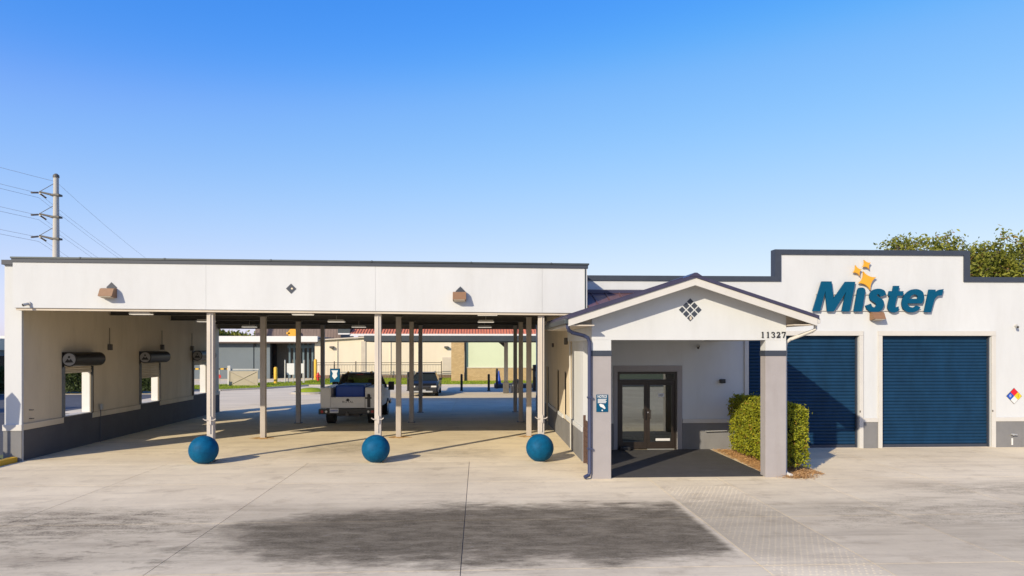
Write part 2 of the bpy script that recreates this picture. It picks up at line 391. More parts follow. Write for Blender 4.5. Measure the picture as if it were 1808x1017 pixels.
# grass and kerbs behind
def poly(name, m, pts, z):
    return obj(name, ([(x, y, z) for x, y in pts], [tuple(range(len(pts)))]), m)
def blades(name, label, region, n, h, w, m):
    vs, fs = [], []
    while len(fs) < n:
        x, y = region()
        a = random.uniform(0, math.pi); hh = h * random.uniform(.5, 1.2); dx, dy = math.cos(a) * w, math.sin(a) * w
        lx, ly = random.uniform(-.5, .5) * hh, random.uniform(-.5, .5) * hh
        k = len(vs); vs += [(x - dx, y - dy, 0.02), (x + dx, y + dy, 0.02), (x + lx, y + ly, .04 + hh)]; fs.append((k, k + 1, k + 2))
    o = stuff(obj(name, (vs, fs), m)); return tag(o, label, 'grass')
lawnA = [(-46, 47.5), (-21, 49), (-18.3, 49.5), (-16.1, 51.4), (-13.6, 55.2), (8, 55.2), (30, 55.2), (30, 68), (-14.5, 68), (-16, 62), (-22, 56), (-46, 54)]
struct(poly('lawn', GRASSM, lawnA, .05))
def inpoly(x, y, P):
    c = False; n = len(P)
    for i in range(n):
        (x1, y1), (x2, y2) = P[i], P[i - 1]
        if (y1 > y) != (y2 > y) and x < (x2 - x1) * (y - y1) / (y2 - y1) + x1: c = not c
    return c
def rA():
    while True:
        x, y = random.uniform(-24, 9), random.uniform(48, 68)
        if inpoly(x, y, lawnA): return x, y
blades('verge_grass', 'bright green mown grass verge beyond the canopy', rA, 26000, .10, .03, GRASSL)
kb = struct(obj('kerb', B(), STONE))
bmk = B(); kp = lawnA[:6] + [(30, 55.2)]
for (x0, y0), (x1, y1) in zip(kp, kp[1:]):
    d = Vector((x1 - x0, y1 - y0)).normalized(); nx, ny = -d.y * .16, d.x * .16
    prism(bmk, [(x0, y0), (x1, y1), (x1 - nx, y1 - ny), (x0 - nx, y0 - ny)], -.05, .11, 'Z')
bmesh.ops.recalc_face_normals(bmk, faces=bmk.faces[:]); bmk.to_mesh(kb.data); bmk.free()
# small kerbed island left of the truck
isl = thing('kerb_island', (-11.3, 46.6, 0), 'small rounded grass island with pale kerb left of the white truck', 'island')
bm = B(); lathe(bm, (-11.3, 46.6, 0), [(1.25, -.03), (1.25, .12), (1.08, .13), (1.05, .05)], 28)
obj('kerb_ring', bm, STONE, isl)
bm = B(); lathe(bm, (-11.3, 46.6, 0), [(1.06, .04), (.9, .22), (.5, .34), (.1, .38)], 24); obj('turf', bm, GRASSM, isl, True)
# yellow kerb at the left end wall
struct(obj('kerb', bx(B(), -12.64, -12.44, 11.6, 19.08, -.03, .14, .025), YELLOW))
struct(obj('planting_bed', ([(-20.4, 11.6, .07), (-12.65, 11.6, .07), (-12.65, 19.1, .07), (-20.4, 18.6, .07)], [(0, 1, 2, 3)]), MATS['mulch_chip']))
sheet('side_road', mat('side_asphalt', (.11, .115, .125), .9, .15, 2, spec=.1), -60, -20, 33.02, 46, .0)
# planting strip left of the end wall
struct(poly('planting_strip', EARTH, [(-13.6, 19.5), (-12.74, 19.5), (-12.74, 33), (-13.6, 33)], .03))

# ------------------------------------------------------------ leaf helpers
def leaf_mesh(points, size, flat=0.0):
    vs, fs = [], []
    for p in points:
        s = size * random.uniform(.6, 1.25)
        n = Vector((random.gauss(0, 1), random.gauss(0, 1), random.gauss(0, 1) + flat)).normalized()
        q = n.to_track_quat('Z', 'Y') @ Vector((1, 0, 0)); a = random.uniform(0, 6.28)
        t = (Matrix.Rotation(a, 3, n) @ q); b = n.cross(t)
        k = len(vs)
        vs += [p - t * s, p - b * s * .45 + n * s * .12, p + t * s, p + b * s * .45 + n * s * .12]
        fs += [(k, k + 1, k + 2, k + 3)]
    return vs, fs
def hedge(name, x0, x1, y0, y1, h, n, label, size=.04, m=LEAFH, z0=.12, cat='hedge', group=None):
    t = thing(name, ((x0 + x1) / 2, (y0 + y1) / 2, 0), label, cat, group)
    core = bx(B(), x0 + .10, x1 - .10, y0 + .10, y1 - .10, z0 + .05, h - .10, .06)
    obj('branch_core', core, MATS['dark_twig'], t)
    pts = []
    areas = [(x1 - x0) * (y1 - y0)] + [(y1 - y0) * h] * 2 + [(x1 - x0) * h] * 2
    ph = random.uniform(0, 9)
    while len(pts) < n:
        f = random.choices(range(5), areas)[0]
        x, y, z = random.uniform(x0, x1), random.uniform(y0, y1), random.uniform(z0, h)
        dep = abs(random.gauss(0, .055)) - .02
        if f == 0: z = h - dep
        elif f == 1: x = x0 + dep
        elif f == 2: x = x1 - dep
        elif f == 3: y = y0 + dep
        else: y = y1 - dep
        if (x - x0 < .06 or x1 - x < .06) and (h - z) < .06: continue
        if (y - y0 < .06 or y1 - y < .06) and (h - z) < .06: continue
        # bulges of the clipped face
        w = .03 * math.sin(4.1 * y + ph + 3 * z) + .025 * math.sin(7 * z + 5 * x + ph)
        if f in (1, 2): x += w
        elif f in (3, 4): y += w
        else: z += w
        if random.random() < .05: x += random.gauss(0, .05); y += random.gauss(0, .05); z += abs(random.gauss(0, .05))
        if z < .45 and random.random() < (.45 - z) * 1.6: continue
        pts.append(Vector((x, y, z)))
    o = obj('foliage', leaf_mesh(pts, size), m, t)
    bm = B()
    k = max(3, int((y1 - y0) / .35))
    for i in range(k):
        yy = y0 + (i + .5) * (y1 - y0) / k
        tube(bm, [((x0 + x1) / 2, yy, 0), ((x0 + x1) / 2 + random.uniform(-.08, .08), yy, .3), ((x0 + x1) / 2 + random.uniform(-.15, .15), yy, .7)], .02, 6)
    obj('stem', bm, BARK, t)
    return t
mat('dark_twig', (.016, .026, .008), .95, .3, 10)
def tree(name, base, height, crown_r, n, label, size=.11, m=LEAFT, zlo=.45, group=None, nl=26, up=.55, sprigs=0):
    t = thing(name, base, label, 'tree', group)
    bx_, by_, bz_ = base
    bm = B(); top = height * .72
    tube(bm, [(bx_, by_, bz_), (bx_ + .1, by_, height * .25), (bx_ - .05, by_ + .1, height * .5), (bx_, by_, top)], height * .018, 8)
    tips = []
    for i in range(nl):
        a = i * 2.4 + random.uniform(-.3, .3); z0 = random.uniform(.32, .68) * height
        r = crown_r * random.uniform(.55, 1.0); z1 = z0 + (height - z0) * random.uniform(.35, .95)
        mid = (bx_ + math.cos(a) * r * .5, by_ + math.sin(a) * r * .5, z0 + (z1 - z0) * .45)
        tip = (bx_ + math.cos(a) * r, by_ + math.sin(a) * r, z1)
        tube(bm, [(bx_, by_, z0), mid, tip], .035, 5); tips.append((Vector(mid), Vector(tip)))
        for k in range(3):
            q = Vector(mid).lerp(Vector(tip), random.uniform(.2, .9)); e = q + Vector((random.gauss(0, .5), random.gauss(0, .5), random.uniform(.2, up + .5)))
            tube(bm, [q, e], .014, 4); tips.append((q, e))
    for i in range(sprigs):
        a, b = random.choice(tips[:nl]); e = b + Vector((random.gauss(0, .45), random.gauss(0, .45), random.uniform(.5, 1.1)))
        e.z = min(e.z, bz_ + height * 1.03)
        tube(bm, [b, b.lerp(e, .5) + Vector((.06, 0, .05)), e], .012, 4); tips.append((b, e)); 
    obj('trunk', bm, BARK, t)
    pts = []
    for i in range(n):
        a, b = random.choice(tips); u = random.uniform(.15, 1.12); p = a.lerp(b, u)
        s = crown_r * .11 * (1.35 - u * .7)
        p = p + Vector((random.gauss(0, s), random.gauss(0, s), random.gauss(0, s * .8)))
        pts.append(p)
    obj('crown', leaf_mesh(pts, size, .3), m, t)
    return t

# ------------------------------------------------------------ drive-through canopy
CAN = thing('drive_through_canopy', (-4.7, 26, 0), 'long white flat-roofed drive-through canopy on slim posts with dark coping', 'canopy')
zt = lambda x: 5.49 - (x + 12.36) * .0058
zb = lambda x: 4.15 - (x + 12.36) * .0070
FX = [-12.36, -7.33, -2.81, 1.75, 3.0]
for a, b in zip(FX, FX[1:]):
    e = .0022
    obj('fascia_panel', prism(B(), [(a + e, zb(a)), (b - e, zb(b)), (b - e, zt(b) - .1), (a + e, zt(a) - .1)], 18.75, 18.90), STUCCO, CAN)
obj('fascia_backing', prism(B(), [(-12.34, zb(-12.34) + .03), (2.98, zb(2.98) + .03), (2.98, zt(3) - .12), (-12.34, zt(-12.34) - .12)], 18.77, 18.94), STUCCO, CAN)
obj('header_trim', prism(B(), [(-12.3, zb(-12.3) - .065), (2.8, zb(2.8) - .065), (2.8, zb(2.8) - .002), (-12.3, zb(-12.3) - .002)], 18.79, 18.98), SOFFIT, CAN)
obj('coping_band', prism(B(), [(-12.38, zt(-12.38) - .125), (3.02, zt(3.02) - .125), (3.02, zt(3.02) - .035), (-12.38, zt(-12.38) - .035)], 18.72, 18.97), NAVY, CAN)
CX_ = [-12.40, -10.6, -8.4, -5.6, -2.9, -.2, 2.0, 3.05]
for a, b in zip(CX_, CX_[1:]):
    obj('coping_cap', prism(B(), [(a + .003, zt(a) - .033), (b - .003, zt(b) - .033), (b - .003, zt(b) + .012), (a + .003, zt(a) + .012)], 18.70, 19.0), COPE, CAN)
for x in CX_[1:-1]:
    obj('coping_joint', prism(B(), [(x - .02, zt(x) - .02), (x + .02, zt(x) - .02), (x + .02, zt(x) + .02), (x - .02, zt(x) + .02)], 18.69, 19.01), COPE, CAN)
# right end of the fascia: return face, strip and gutter box
box('end_strip', COPE, CAN, 2.93, 2.965, 18.735, 18.749, 4.12, 5.26)
box('fascia_return', STUCCO, CAN, 2.86, 3.0, 18.945, 20.34, 4.15, 5.26)
box('return_coping', NAVY, CAN, 2.84, 3.02, 19.0, 20.34, 5.262, 5.40)
box('roof_deck', DECK, CAN, -12.44, 2.80, 18.96, 33.25, 4.86, 5.02)
box('rear_fascia', DECK, CAN, -12.44, 2.80, 33.26, 33.42, 3.98, 5.22)
for y in (23.75, 28.3, 32.7):
    bm = B(); bx(bm, -12.44, 2.8, y - .09, y + .09, 4.18, 4.20); bx(bm, -12.44, 2.8, y - .09, y + .09, 4.46, 4.48); bx(bm, -12.44, 2.8, y - .008, y + .008, 4.201, 4.459)
    obj('girder', bm, STEEL, CAN)
jy = [18.97 + i * .71 for i in range(21)]
bm = B()
bx(bm, -.03, .03, 18.97, 33.24, 4.80, 4.855); bx(bm, -.03, .03, 18.97, 33.24, 4.485, 4.53)
for i in range(20):
    a, b = (4.52, 4.81) if i % 2 else (4.81, 4.52)
    cyl(bm, (0, jy[i], a), (0, jy[i + 1], b), .014, n=4, caps=False)
j0 = obj('joist', bm, STEEL, CAN)
for i in range(12):
    x = -11.7 + i * 1.26
    if i == 0: j0.location.x = x; continue
    c = j0.copy(); COL.objects.link(c); c.location.x = x; c.parent = CAN; c.matrix_parent_inverse = j0.matrix_parent_inverse
# cross bridging between joists
for y in (21.2, 26.0, 30.5):
    bm = B()
    for i in range(11):
        x = -11.7 + i * 1.26
        cyl(bm, (x, y, 4.5), (x + 1.26, y, 4.82), .016, n=4, caps=False); cyl(bm, (x, y + .03, 4.82), (x + 1.26, y + .03, 4.5), .016, n=4, caps=False)
    obj('bridging', bm, STEEL, CAN)
PX = [-7.36, -2.76, 1.75]; PY = [19.0, 23.75, 28.3, 32.65]
for r, y in enumerate(PY):
    for c, x in enumerate(PX):
        if r == 0: x = [-7.29, -2.77, 1.74][c]
        w = .088 if r == 0 else .088
        z1 = (zb(x) - .066) if r == 0 else 4.178
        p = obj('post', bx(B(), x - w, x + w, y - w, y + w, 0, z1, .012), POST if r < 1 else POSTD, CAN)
        obj('base_plate', bx(B(), x - .15, x + .15, y - .15, y + .15, -.005, .014), TERRA if r == 1 else STEEL, p)
        if r == 1:
            pts = [(x + (.36 + .14 * math.sin(3 * k + c)) * math.cos(k * math.pi / 9), y - .08 + (.26 + .08 * math.sin(2.3 * k)) * math.sin(k * math.pi / 9)) for k in range(18)]
            obj('rust_stain', prism(B(), pts, .0005, .003, 'Z'), TERRA, p)
        if r == 0:
            bm = B(); cyl(bm, (x + .015, y - w - .016, .75), (x + .015, y - w - .016, z1 - .05), .014, n=8)
            bx(bm, x - .02, x + .05, y - w - .04, y - w - .001, 1.0, 1.22, .006)
            obj('conduit', bm, POST, p)
            bm = B(); tube(bm, [(x - .17, y - .12, 1.16), (x - .12, y - .11, 1.12), (x + .12, y - .11, 1.12), (x + .17, y - .12, 1.16)], .016, 6)
            obj('cleat', bm, POST, p)
        else:
            obj('cap_plate', bx(B(), x - .14, x + .14, y - .12, y + .12, 4.14, 4.176), STEEL, p)
# left end wall with its pay-window openings
WY = [(21.1, 22.55), (25.75, 27.2), (30.4, 31.85)]
us = [19.22] + [v for w in WY for v in w] + [33.4]
solid = lambda u, v: not (1.0 < v < 2.44 and any(a < u < b for a, b in WY))
obj('end_wall', gridwall(us, [-.04, 1.0, 2.44, 5.33], solid, 'X', -12.72, -12.45), SIDEST, CAN)
obj('end_pilaster', bx(B(), -12.83, -12.38, 19.14, 19.219, -.04, 5.33, .004), STUCCO, CAN)
box('outer_pier', STUCCO, CAN, -12.83, -12.722, 19.22, 19.6, -.04, 5.33)
for a, b in WY:
    # sunlit plaster lining of the far and near jambs
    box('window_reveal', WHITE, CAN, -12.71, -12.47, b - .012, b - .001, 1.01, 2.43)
    box('window_sill', TRIM, CAN, -12.76, -12.40, a + .002, b - .013, 1.001, 1.028)
box('end_wall_coping', NAVY, CAN, -12.86, -12.44, 19.06, 33.44, 5.331, 5.46)
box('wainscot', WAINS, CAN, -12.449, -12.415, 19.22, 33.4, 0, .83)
box('end_wainscot', GREY, CAN, -12.845, -12.365, 19.11, 19.139, 0, .83)
seg = [19.22, 21.06, 22.6, 25.7, 27.25, 30.35, 31.9, 33.4]
for i in range(0, 8, 2): box('wainscot_trim', SIDEST, CAN, -12.449, -12.395, seg[i], seg[i + 1], .832, 1.0, .01)
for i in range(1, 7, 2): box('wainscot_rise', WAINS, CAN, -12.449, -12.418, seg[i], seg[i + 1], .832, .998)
box('end_trim', TRIM, CAN, -12.86, -12.35, 19.09, 19.139, .832, 1.0, .01)
for k, (a, b) in enumerate(WY):
    g = obj('roller_shutter', bx(B(), -12.449, -12.43, a - .06, b + .06, 2.46, 2.95), BLACK, CAN)
    c = (-12.22, 2.73)
    bm = B(); cyl(bm, (c[0], a - .06, c[1]), (c[0], b + .06, c[1]), .215, n=28); cyl(bm, (c[0], b + .061, c[1]), (c[0], b + .19, c[1]), .20, .09, n=28)
    obj('hood', bm, BLACK, g, True)
    bm = B(); cyl(bm, (c[0], a - .082, c[1]), (c[0], a - .061, c[1]), .218, n=28); ec = obj('end_cap', bm, MATS['galvanised'] if False else BLACK, g)
    bm = B(); cyl(bm, (c[0], a - .09, c[1]), (c[0], a - .083, c[1]), .185, n=28); obj('emblem_disc', bm, mat('disc_grey', (.30, .29, .27), .6) if k == 0 else MATS['disc_grey'], g)
    bm = B()
    for pts in ([(-.13, -.09), (-.04, .03), (0, -.03), (.05, .02), (.13, -.09)],):
        prism(bm, [(c[0] + u, c[1] + v) for u, v in pts], a - .095, a - .091)
    cyl(bm, (c[0], a - .095, c[1] + .075), (c[0], a - .091, c[1] + .075), .035, n=12)
    obj('emblem', bm, BLACK, g)
    zlow = [2.36, 2.0, 2.36][k]
    bm = B(); z = 2.55
    while z > zlow:
        prism(bm, [(-12.425, z), (-12.405, z - .02), (-12.405, z - .045), (-12.425, z - .064)], a + .03, b - .03); z -= .065
    # prism extrudes along Y with (x,z) pairs
    bx(bm, -12.435, -12.395, a + .03, b - .03, zlow - .05, zlow)
    obj('curtain', bm, SIDEST, g)
    for yy in (a - .06, b): obj('guide_rail', bx(B(), -12.444, -12.38, yy, yy + .06, 1.0, 2.5), BLACK if yy > a else mat('rail_grey', (.16, .17, .17)) , g)
# outlet box and conduit on the end wall
bm = B(); bx(bm, -12.394, -12.33, 22.98, 23.09, 1.05, 1.24, .008); obj('outlet_box', bm, GALV, CAN)
bm = B(); cyl(bm, (-12.39, 23.03, 0), (-12.39, 23.03, 1.05), .015, n=8); obj('outlet_conduit', bm, WAINS, CAN)
# hose hooks high on the end wall
for y, z in ((23.6, 3.75), (27.4, 3.75), (30.2, 3.7)):
    bm = B(); cyl(bm, (-12.40, y, z - .55), (-12.40, y, z), .012, n=6); bx(bm, -12.449, -12.32, y - .05, y + .05, z - .75, z - .55, .01)
    obj('wall_bracket', bm, STEEL, CAN)
for z in (.98, 1.18): pass
bm = B(); tube(bm, [(-12.44, 19.55, 1.12), (-12.36, 19.55, 1.12), (-12.36, 19.62, 1.12)], .014, 6); tube(bm, [(-12.44, 19.55, 1.36), (-12.36, 19.55, 1.36), (-12.36, 19.60, 1.36)], .014, 6)
obj('hook', bm, STEEL, CAN)
# dark diamond plates on the fascia
def diamond(name, par, m, x, z, r, y0, y1): return obj(name, prism(B(), [(x - r, z), (x, z - r), (x + r, z), (x, z + r)], y0, y1), m, par)
for x, z in ((-9.80, 4.70), (-.50, 4.63)): diamond('diamond_plate', CAN, NAVY, x, z, .135, 18.735, 18.749)
d = diamond('diamond_plate', CAN, NAVY, -5.07, 4.685, .135, 18.735, 18.749)
diamond('plate_chip', d, SIDEST, -5.045, 4.685, .032, 18.731, 18.734)
# small camera under the left end of the fascia
def minicam(x, y, z, label):
    t = thing('security_camera', (x, y, z), label, 'camera')
    bm = B(); cyl(bm, (x, y, z), (x, y - .05, z), .05, n=14); obj('mount', bm, TRIM, t)
    bm = B(); cyl(bm, (x + .0, y - .051, z - .01), (x - .06, y - .16, z - .05), .035, .042, n=14); obj('housing', bm, GALV, t)
    bm = B(); cyl(bm, (x - .061, y - .162, z - .05), (x - .066, y - .170, z - .053), .03, n=12); obj('lens', bm, BLACK, t)
minicam(-11.93, 18.749, 4.26, 'small grey camera at lower left corner of the canopy fascia')

# ------------------------------------------------------------ bronze wall lights
def wallpack(x, y, z, label):
    t = thing('wall_light', (x, y, z), label, 'wall light', 'bronze wall lights')
    obj('housing', prism(B(), [(y, z + .12), (y, z - .13), (y - .06, z - .14), (y - .27, z - .10), (y - .17, z + .10), (y - .1, z + .12)], x - .18, x + .18, 'X'), LAMPBR, t)
    obj('lens', prism(B(), [(y - .07, z - .143), (y - .26, z - .106), (y - .262, z - .115), (y - .07, z - .152)], x - .15, x + .15, 'X'), SOFFIT, t)
    return t
wl = wallpack(-9.84, 18.748, 4.55, 'bronze wall light on the canopy fascia near its left end')
dup(wl, (-.52, 18.748, 4.49), 'bronze wall light on the canopy fascia above the right-hand bay')
dup(wl, (12.17, 20.398, 4.06), 'bronze wall light tucked under the blue shop letters')

# ------------------------------------------------------------ hanging lights under the canopy
t0 = None
rows = [(21.5, 4.12, 'front'), (26.5, 4.08, 'middle'), (31.4, 4.02, 'rear')]
bays = [(-10.35, 'left-hand'), (-5.45, 'centre'), (.28, 'right-hand')]
for (y, z, rn) in rows:
    for (x, bn) in bays:
        lbl = 'white strip light hanging under canopy, %s bay, %s row' % (bn, rn)
        if t0 is None:
            t0 = thing('hanging_light', (x, y, z), lbl, 'ceiling light', 'strip lights under the canopy')
            obj('housing', prism(B(), [(x - .33, z), (x + .33, z), (x + .27, z + .075), (x - .27, z + .075)], y - .14, y + .14), WHITE, t0)
            obj('diffuser', bx(B(), x - .31, x + .31, y - .12, y + .12, z - .025, z - .002, .008), TUBEM, t0)
            bm = B(); cyl(bm, (x, y, z + .076), (x, y, z + .40), .012, n=6); bx(bm, x - .05, x + .05, y - .05, y + .05, z + .36, z + .42); obj('drop_rod', bm, POST, t0)
        else: dup(t0, (x, y, z), lbl)

# ------------------------------------------------------------ blue bollard balls
where = ['blue concrete ball in front of the left canopy post', 'blue concrete ball in front of the middle canopy post', 'blue concrete ball in front of the right canopy post']
b0 = None
for (x, y), lb in zip([(-7.30, 18.52), (-2.76, 18.50), (1.66, 18.46)], where):
    if b0 is None:
        b0 = thing('bollard_ball', (x, y, 0), lb, 'bollard', 'blue balls guarding the posts')
        bm = B(); bmesh.ops.create_uvsphere(bm, u_segments=56, v_segments=32, radius=.375, matrix=Matrix.Translation((x, y, .37)))
        for v in bm.verts:
            if v.co.z < .012: v.co.z = .012
            d = Vector((v.co.x - x, v.co.y - y, v.co.z - .37)); f = 1 + .004 * math.sin(9 * d.x + 4 * d.z) * math.cos(7 * d.y)
            v.co = Vector((x, y, .37)) + d * f
        obj('ball', bm, BALL, b0, True)
        bm = B(); lathe(bm, (x, y, 0), [(.17, -.005), (.17, .012), (.12, .022)], 24); obj('footing', bm, STONE, b0)
    else: dup(b0, (x, y, 0), lb)

# ------------------------------------------------------------ shop building
SHOP = thing('shop_building', (10, 20.4, 0), 'white stucco shop with stepped parapet, gabled entry porch and blue roller doors', 'building')
gd = [(8.2, 11.65), (12.38, 15.86)]
us = [2.83, 4.18, 6.0, 8.2, 9.02, 11.65, 12.38, 15.14, 15.86, 22.0]
def solid(u, v):
    if v > 5.2 and not (9.02 < u < 15.14): return False
    if v < 2.36 and 4.18 < u < 6.0: return False
    if v < 3.45 and any(a < u < b for a, b in gd): return False
    return True
obj('front_wall', gridwall(us, [-.04, 2.36, 3.45, 5.20, 6.0], solid, 'Y', 20.4, 20.62), STUCCO, SHOP)
obj('parapet_coping', prism(B(), [(2.82, 5.11), (9.20, 5.11), (9.20, 5.93), (14.97, 5.93), (14.97, 5.12), (22, 5.12), (22, 5.27), (15.16, 5.27), (15.16, 6.08), (9.01, 6.08), (9.01, 5.26), (2.82, 5.26)], 20.355, 20.66), NAVY, SHOP)
box('roof_slab', DECK, SHOP, 2.85, 22, 20.63, 33.4, 4.7, 4.9)
box('rear_wall', STUCCO, SHOP, 2.83, 22, 33.41, 33.6, -.04, 5.2)
box('right_wall', STUCCO, SHOP, 21.8, 22, 20.63, 33.4, -.04, 4.69)
wins = [(21.95, 22.55, .74, 2.3), (24.0, 24.65, .74, 2.3)]
dr = (27.4, 28.4, -.04, 2.4)
us = [20.63, 21.95, 22.55, 24.0, 24.65, 27.4, 28.4, 33.4]
sol = lambda u, v: not (any(a < u < b and c < v < d for a, b, c, d in wins) or (dr[0] < u < dr[1] and v < 2.3))
obj('left_wall', gridwall(us, [-.04, .74, 2.3, 5.0], sol, 'X', 2.83, 3.05), SIDEST, SHOP)
for a, b, c, d in wins:
    f = B()
    for q in ((a, a + .05, c, d), (b - .05, b, c, d), (a + .05, b - .05, c, c + .05), (a + .05, b - .05, d - .05, d)): bx(f, 2.86, 2.93, q[0] + .002, q[1] - .002, q[2] + .002, q[3] - .002)
    w = obj('window', f, BRONZE, SHOP); box('pane', DARKGL, w, 2.89, 2.90, a + .05, b - .05, c + .05, d - .05)
sdr = box('side_door', STEEL, SHOP, 2.90, 2.96, 27.41, 28.39, -.02, 2.29)
box('left_wainscot', GREY, SHOP, 2.80, 2.829, 20.63, 27.38, 0, .74)
box('left_wainscot', GREY, SHOP, 2.80, 2.829, 28.42, 33.4, 0, .74)
box('left_trim', STUCCO, SHOP, 2.785, 2.829, 24.7, 27.38, .742, .86, .008)
box('left_trim', STUCCO, SHOP, 2.785, 2.829, 22.6, 23.97, .742, .86, .008)
# porch wing wall carrying forward on the left
box('wing_wall', STUCCO, SHOP, 2.83, 3.05, 18.40, 20.395, -.04, 3.70)
box('wing_wainscot', GREY, SHOP, 2.80, 2.829, 18.40, 20.62, 0, .80)
box('wing_trim', STUCCO, SHOP, 2.785, 2.829, 18.39, 21.9, .802, .93, .008)
bm = B(); cyl(bm, (2.81, 20.68, .0), (2.77, 20.68, 3.9), .026, n=8); obj('conduit', bm, TRIM, SHOP)
bm = B(); bx(bm, 2.72, 2.829, 21.55, 21.70, 3.18, 3.40, .02); obj('side_lamp', bm, STEEL, SHOP)
bm = B(); bx(bm, 2.76, 2.829, 25.6, 25.72, 3.1, 3.25, .02); obj('side_lamp', bm, STEEL, SHOP)
# interior
box('interior_floor', INTER, SHOP, 3.06, 21.7, 20.63, 33.39, -.03, -.005)
box('interior_partition', INTER, SHOP, 3.06, 21.7, 25.2, 25.3, 0, 4.69)
box('reception_counter', SOFFIT, SHOP, 3.9, 6.1, 23.4, 24.0, 0, 1.05)
# roller doors
for (a, b) in gd:
    g = obj('roller_door', bx(B(), a + .005, b - .005, 20.545, 20.575, -.03, 3.46), DOORBL, SHOP)
    n = 33; z0, hgt = .10, (3.44 - .10) / 33
    bm = prism(B(), [(20.544, 0), (20.522, hgt * .16), (20.514, hgt * .45), (20.520, hgt * .75), (20.540, hgt * .94), (20.544, hgt * .99)], a + .05, b - .05, 'X')
    s0 = obj('slat', bm, DOORBL, g); s0.location.z = z0
    for i in range(1, n):
        c = s0.copy(); COL.objects.link(c); c.parent = g; c.location.z = z0 + i * hgt; c.location.y = random.uniform(-.003, .003)
    obj('bottom_bar', bx(B(), a + .05, b - .05, 20.49, 20.54, .02, .098, .006), NAVY, g)
    for x in (a + .004, b - .05): obj('guide_rail', bx(B(), x, x + .046, 20.46, 20.54, 0, 3.445), NAVY, g)
    obj('threshold', bx(B(), a + .004, b - .004, 20.405, 20.60, -.02, .012), SOFFIT, g)
    tr = obj('door_trim', bx(B(), a - .13, a - .001, 20.355, 20.399, 0, 3.451, .006), TRIM, SHOP)
    obj('door_trim', bx(B(), b + .001, b + .13, 20.355, 20.399, 0, 3.451, .006), TRIM, SHOP)
    obj('door_trim', bx(B(), a - .13, b + .13, 20.352, 20.399, 3.453, 3.60, .006), TRIM, SHOP)
    bm = B(); bx(bm, b + .002, b + .04, 20.35, 20.354, 1.1, 1.16); obj('latch', bm, STEEL, SHOP)
for x0, x1, m_ in ((6.16, 8.068, GREY), (11.782, 12.248, GREY), (15.992, 22, GREY)):
    box('wainscot', m_, SHOP, x0, x1, 20.375, 20.399, 0, .80)
    box('wainscot_trim', TRIM, SHOP, x0, x1, 20.358, 20.399, .802, .93, .008)
bm = B(); cyl(bm, (3.12, 20.37, .8), (3.12, 20.37, .81), .001, n=4); bm.free()
box('wainscot', GREY, SHOP, 3.06, 4.055, 20.375, 20.399, 0, .80); box('wainscot_trim', TRIM, SHOP, 3.06, 4.055, 20.358, 20.399, .802, .93)
# entry door
ED = obj('entry_door', bx(bx(bx(B(), 4.182, 4.25, 20.41, 20.52, 0, 2.355), 5.93, 5.998, 20.41, 20.52, 0, 2.355), 4.252, 5.928, 20.41, 20.52, 2.29, 2.355), BRONZE, SHOP)
obj('transom_bar', bx(B(), 4.252, 5.928, 20.412, 20.518, 2.05, 2.12), BRONZE, ED)
obj('transom_pane', bx(B(), 4.252, 5.928, 20.46, 20.468, 2.122, 2.288), GLASS, ED)
for a, b in ((4.256, 5.086), (5.094, 5.924)):
    bm = B(); bx(bm, a, a + .085, 20.43, 20.49, .03, 2.045); bx(bm, b - .085, b, 20.43, 20.49, .03, 2.045)
    bx(bm, a + .086, b - .086, 20.431, 20.489, 1.95, 2.045); bx(bm, a + .086, b - .086, 20.431, 20.489, .03, .24)
    lf = obj('door_leaf', bm, BRONZE, ED)
    pn = obj('glass_pane', bx(B(), a + .086, b - .086, 20.456, 20.464, .241, 1.949), GLASS, ED)
    hx = b - .05 if a < 5 else a + .05
    bm = B(); tube(bm, [(hx, 20.43, .92), (hx - (.035 if a < 5 else -.035), 20.35, .95), (hx - (.035 if a < 5 else -.035), 20.35, 1.2), (hx, 20.43, 1.23)], .013, 8)
    obj('handle', bm, CHROME if a > 9 else BRONZE, ED)
bm = B(); cyl(bm, (5.115, 20.43, 1.13), (5.115, 20.415, 1.13), .022, n=12); obj('lock', bm, CHROME, ED)
box('threshold_plate', GALV, ED, 5.1, 5.92, 20.40, 20.50, 0, .022)
box('notice_sticker', WHITE, ED, 5.44, 5.62, 20.450, 20.4545, 1.60, 1.70)
for k in range(2): box('sticker_print', BLACK, ED, 5.47, 5.59, 20.4485, 20.4495, 1.625 + k * .03, 1.637 + k * .03)
box('reflection_strip', WHITE, ED, 5.36, 5.80, 20.450, 20.4545, .262, .335)  # white strip standing in for a reflection low in the right pane
for a, b, c, d in ((4.06, 4.178, 0, 2.362), (6.002, 6.15, 0, 2.362)): obj('door_casing', bx(B(), a, b, 20.36, 20.399, c, d, .005), COLGREY, SHOP)
obj('door_casing', bx(B(), 4.06, 6.15, 20.358, 20.399, 2.364, 2.54, .005), COLGREY, SHOP)
bm = B(); bx(bm, 7.30, 7.46, 20.28, 20.399, 2.01, 2.13, .015); obj('entry_lamp', bm, BLACK, SHOP)
bm = B(); tube(bm, [(6.85, 20.36, .56), (6.85, 20.30, .56), (7.5, 20.30, .575)], .014, 6); obj('wall_rail', bm, GALV, SHOP)
# faucet on the right-hand plinth
bm = B(); cyl(bm, (16.50, 20.37, .40), (16.50, 20.28, .40), .03, n=10); cyl(bm, (16.44, 20.30, .41), (16.62, 20.30, .39), .022, n=8); obj('wall_tap', bm, GALV, SHOP)
bm = B(); bx(bm, 16.49, 16.53, 20.35, 20.374, .07, .28); obj('drain_plate', bm, WHITE, SHOP)
minicam(16.65, 20.40, 3.77, 'small pale camera high on the wall right of the roller doors')
minicam(6.66, 20.40, 3.13, 'small camera under the porch ceiling above the entry wall')

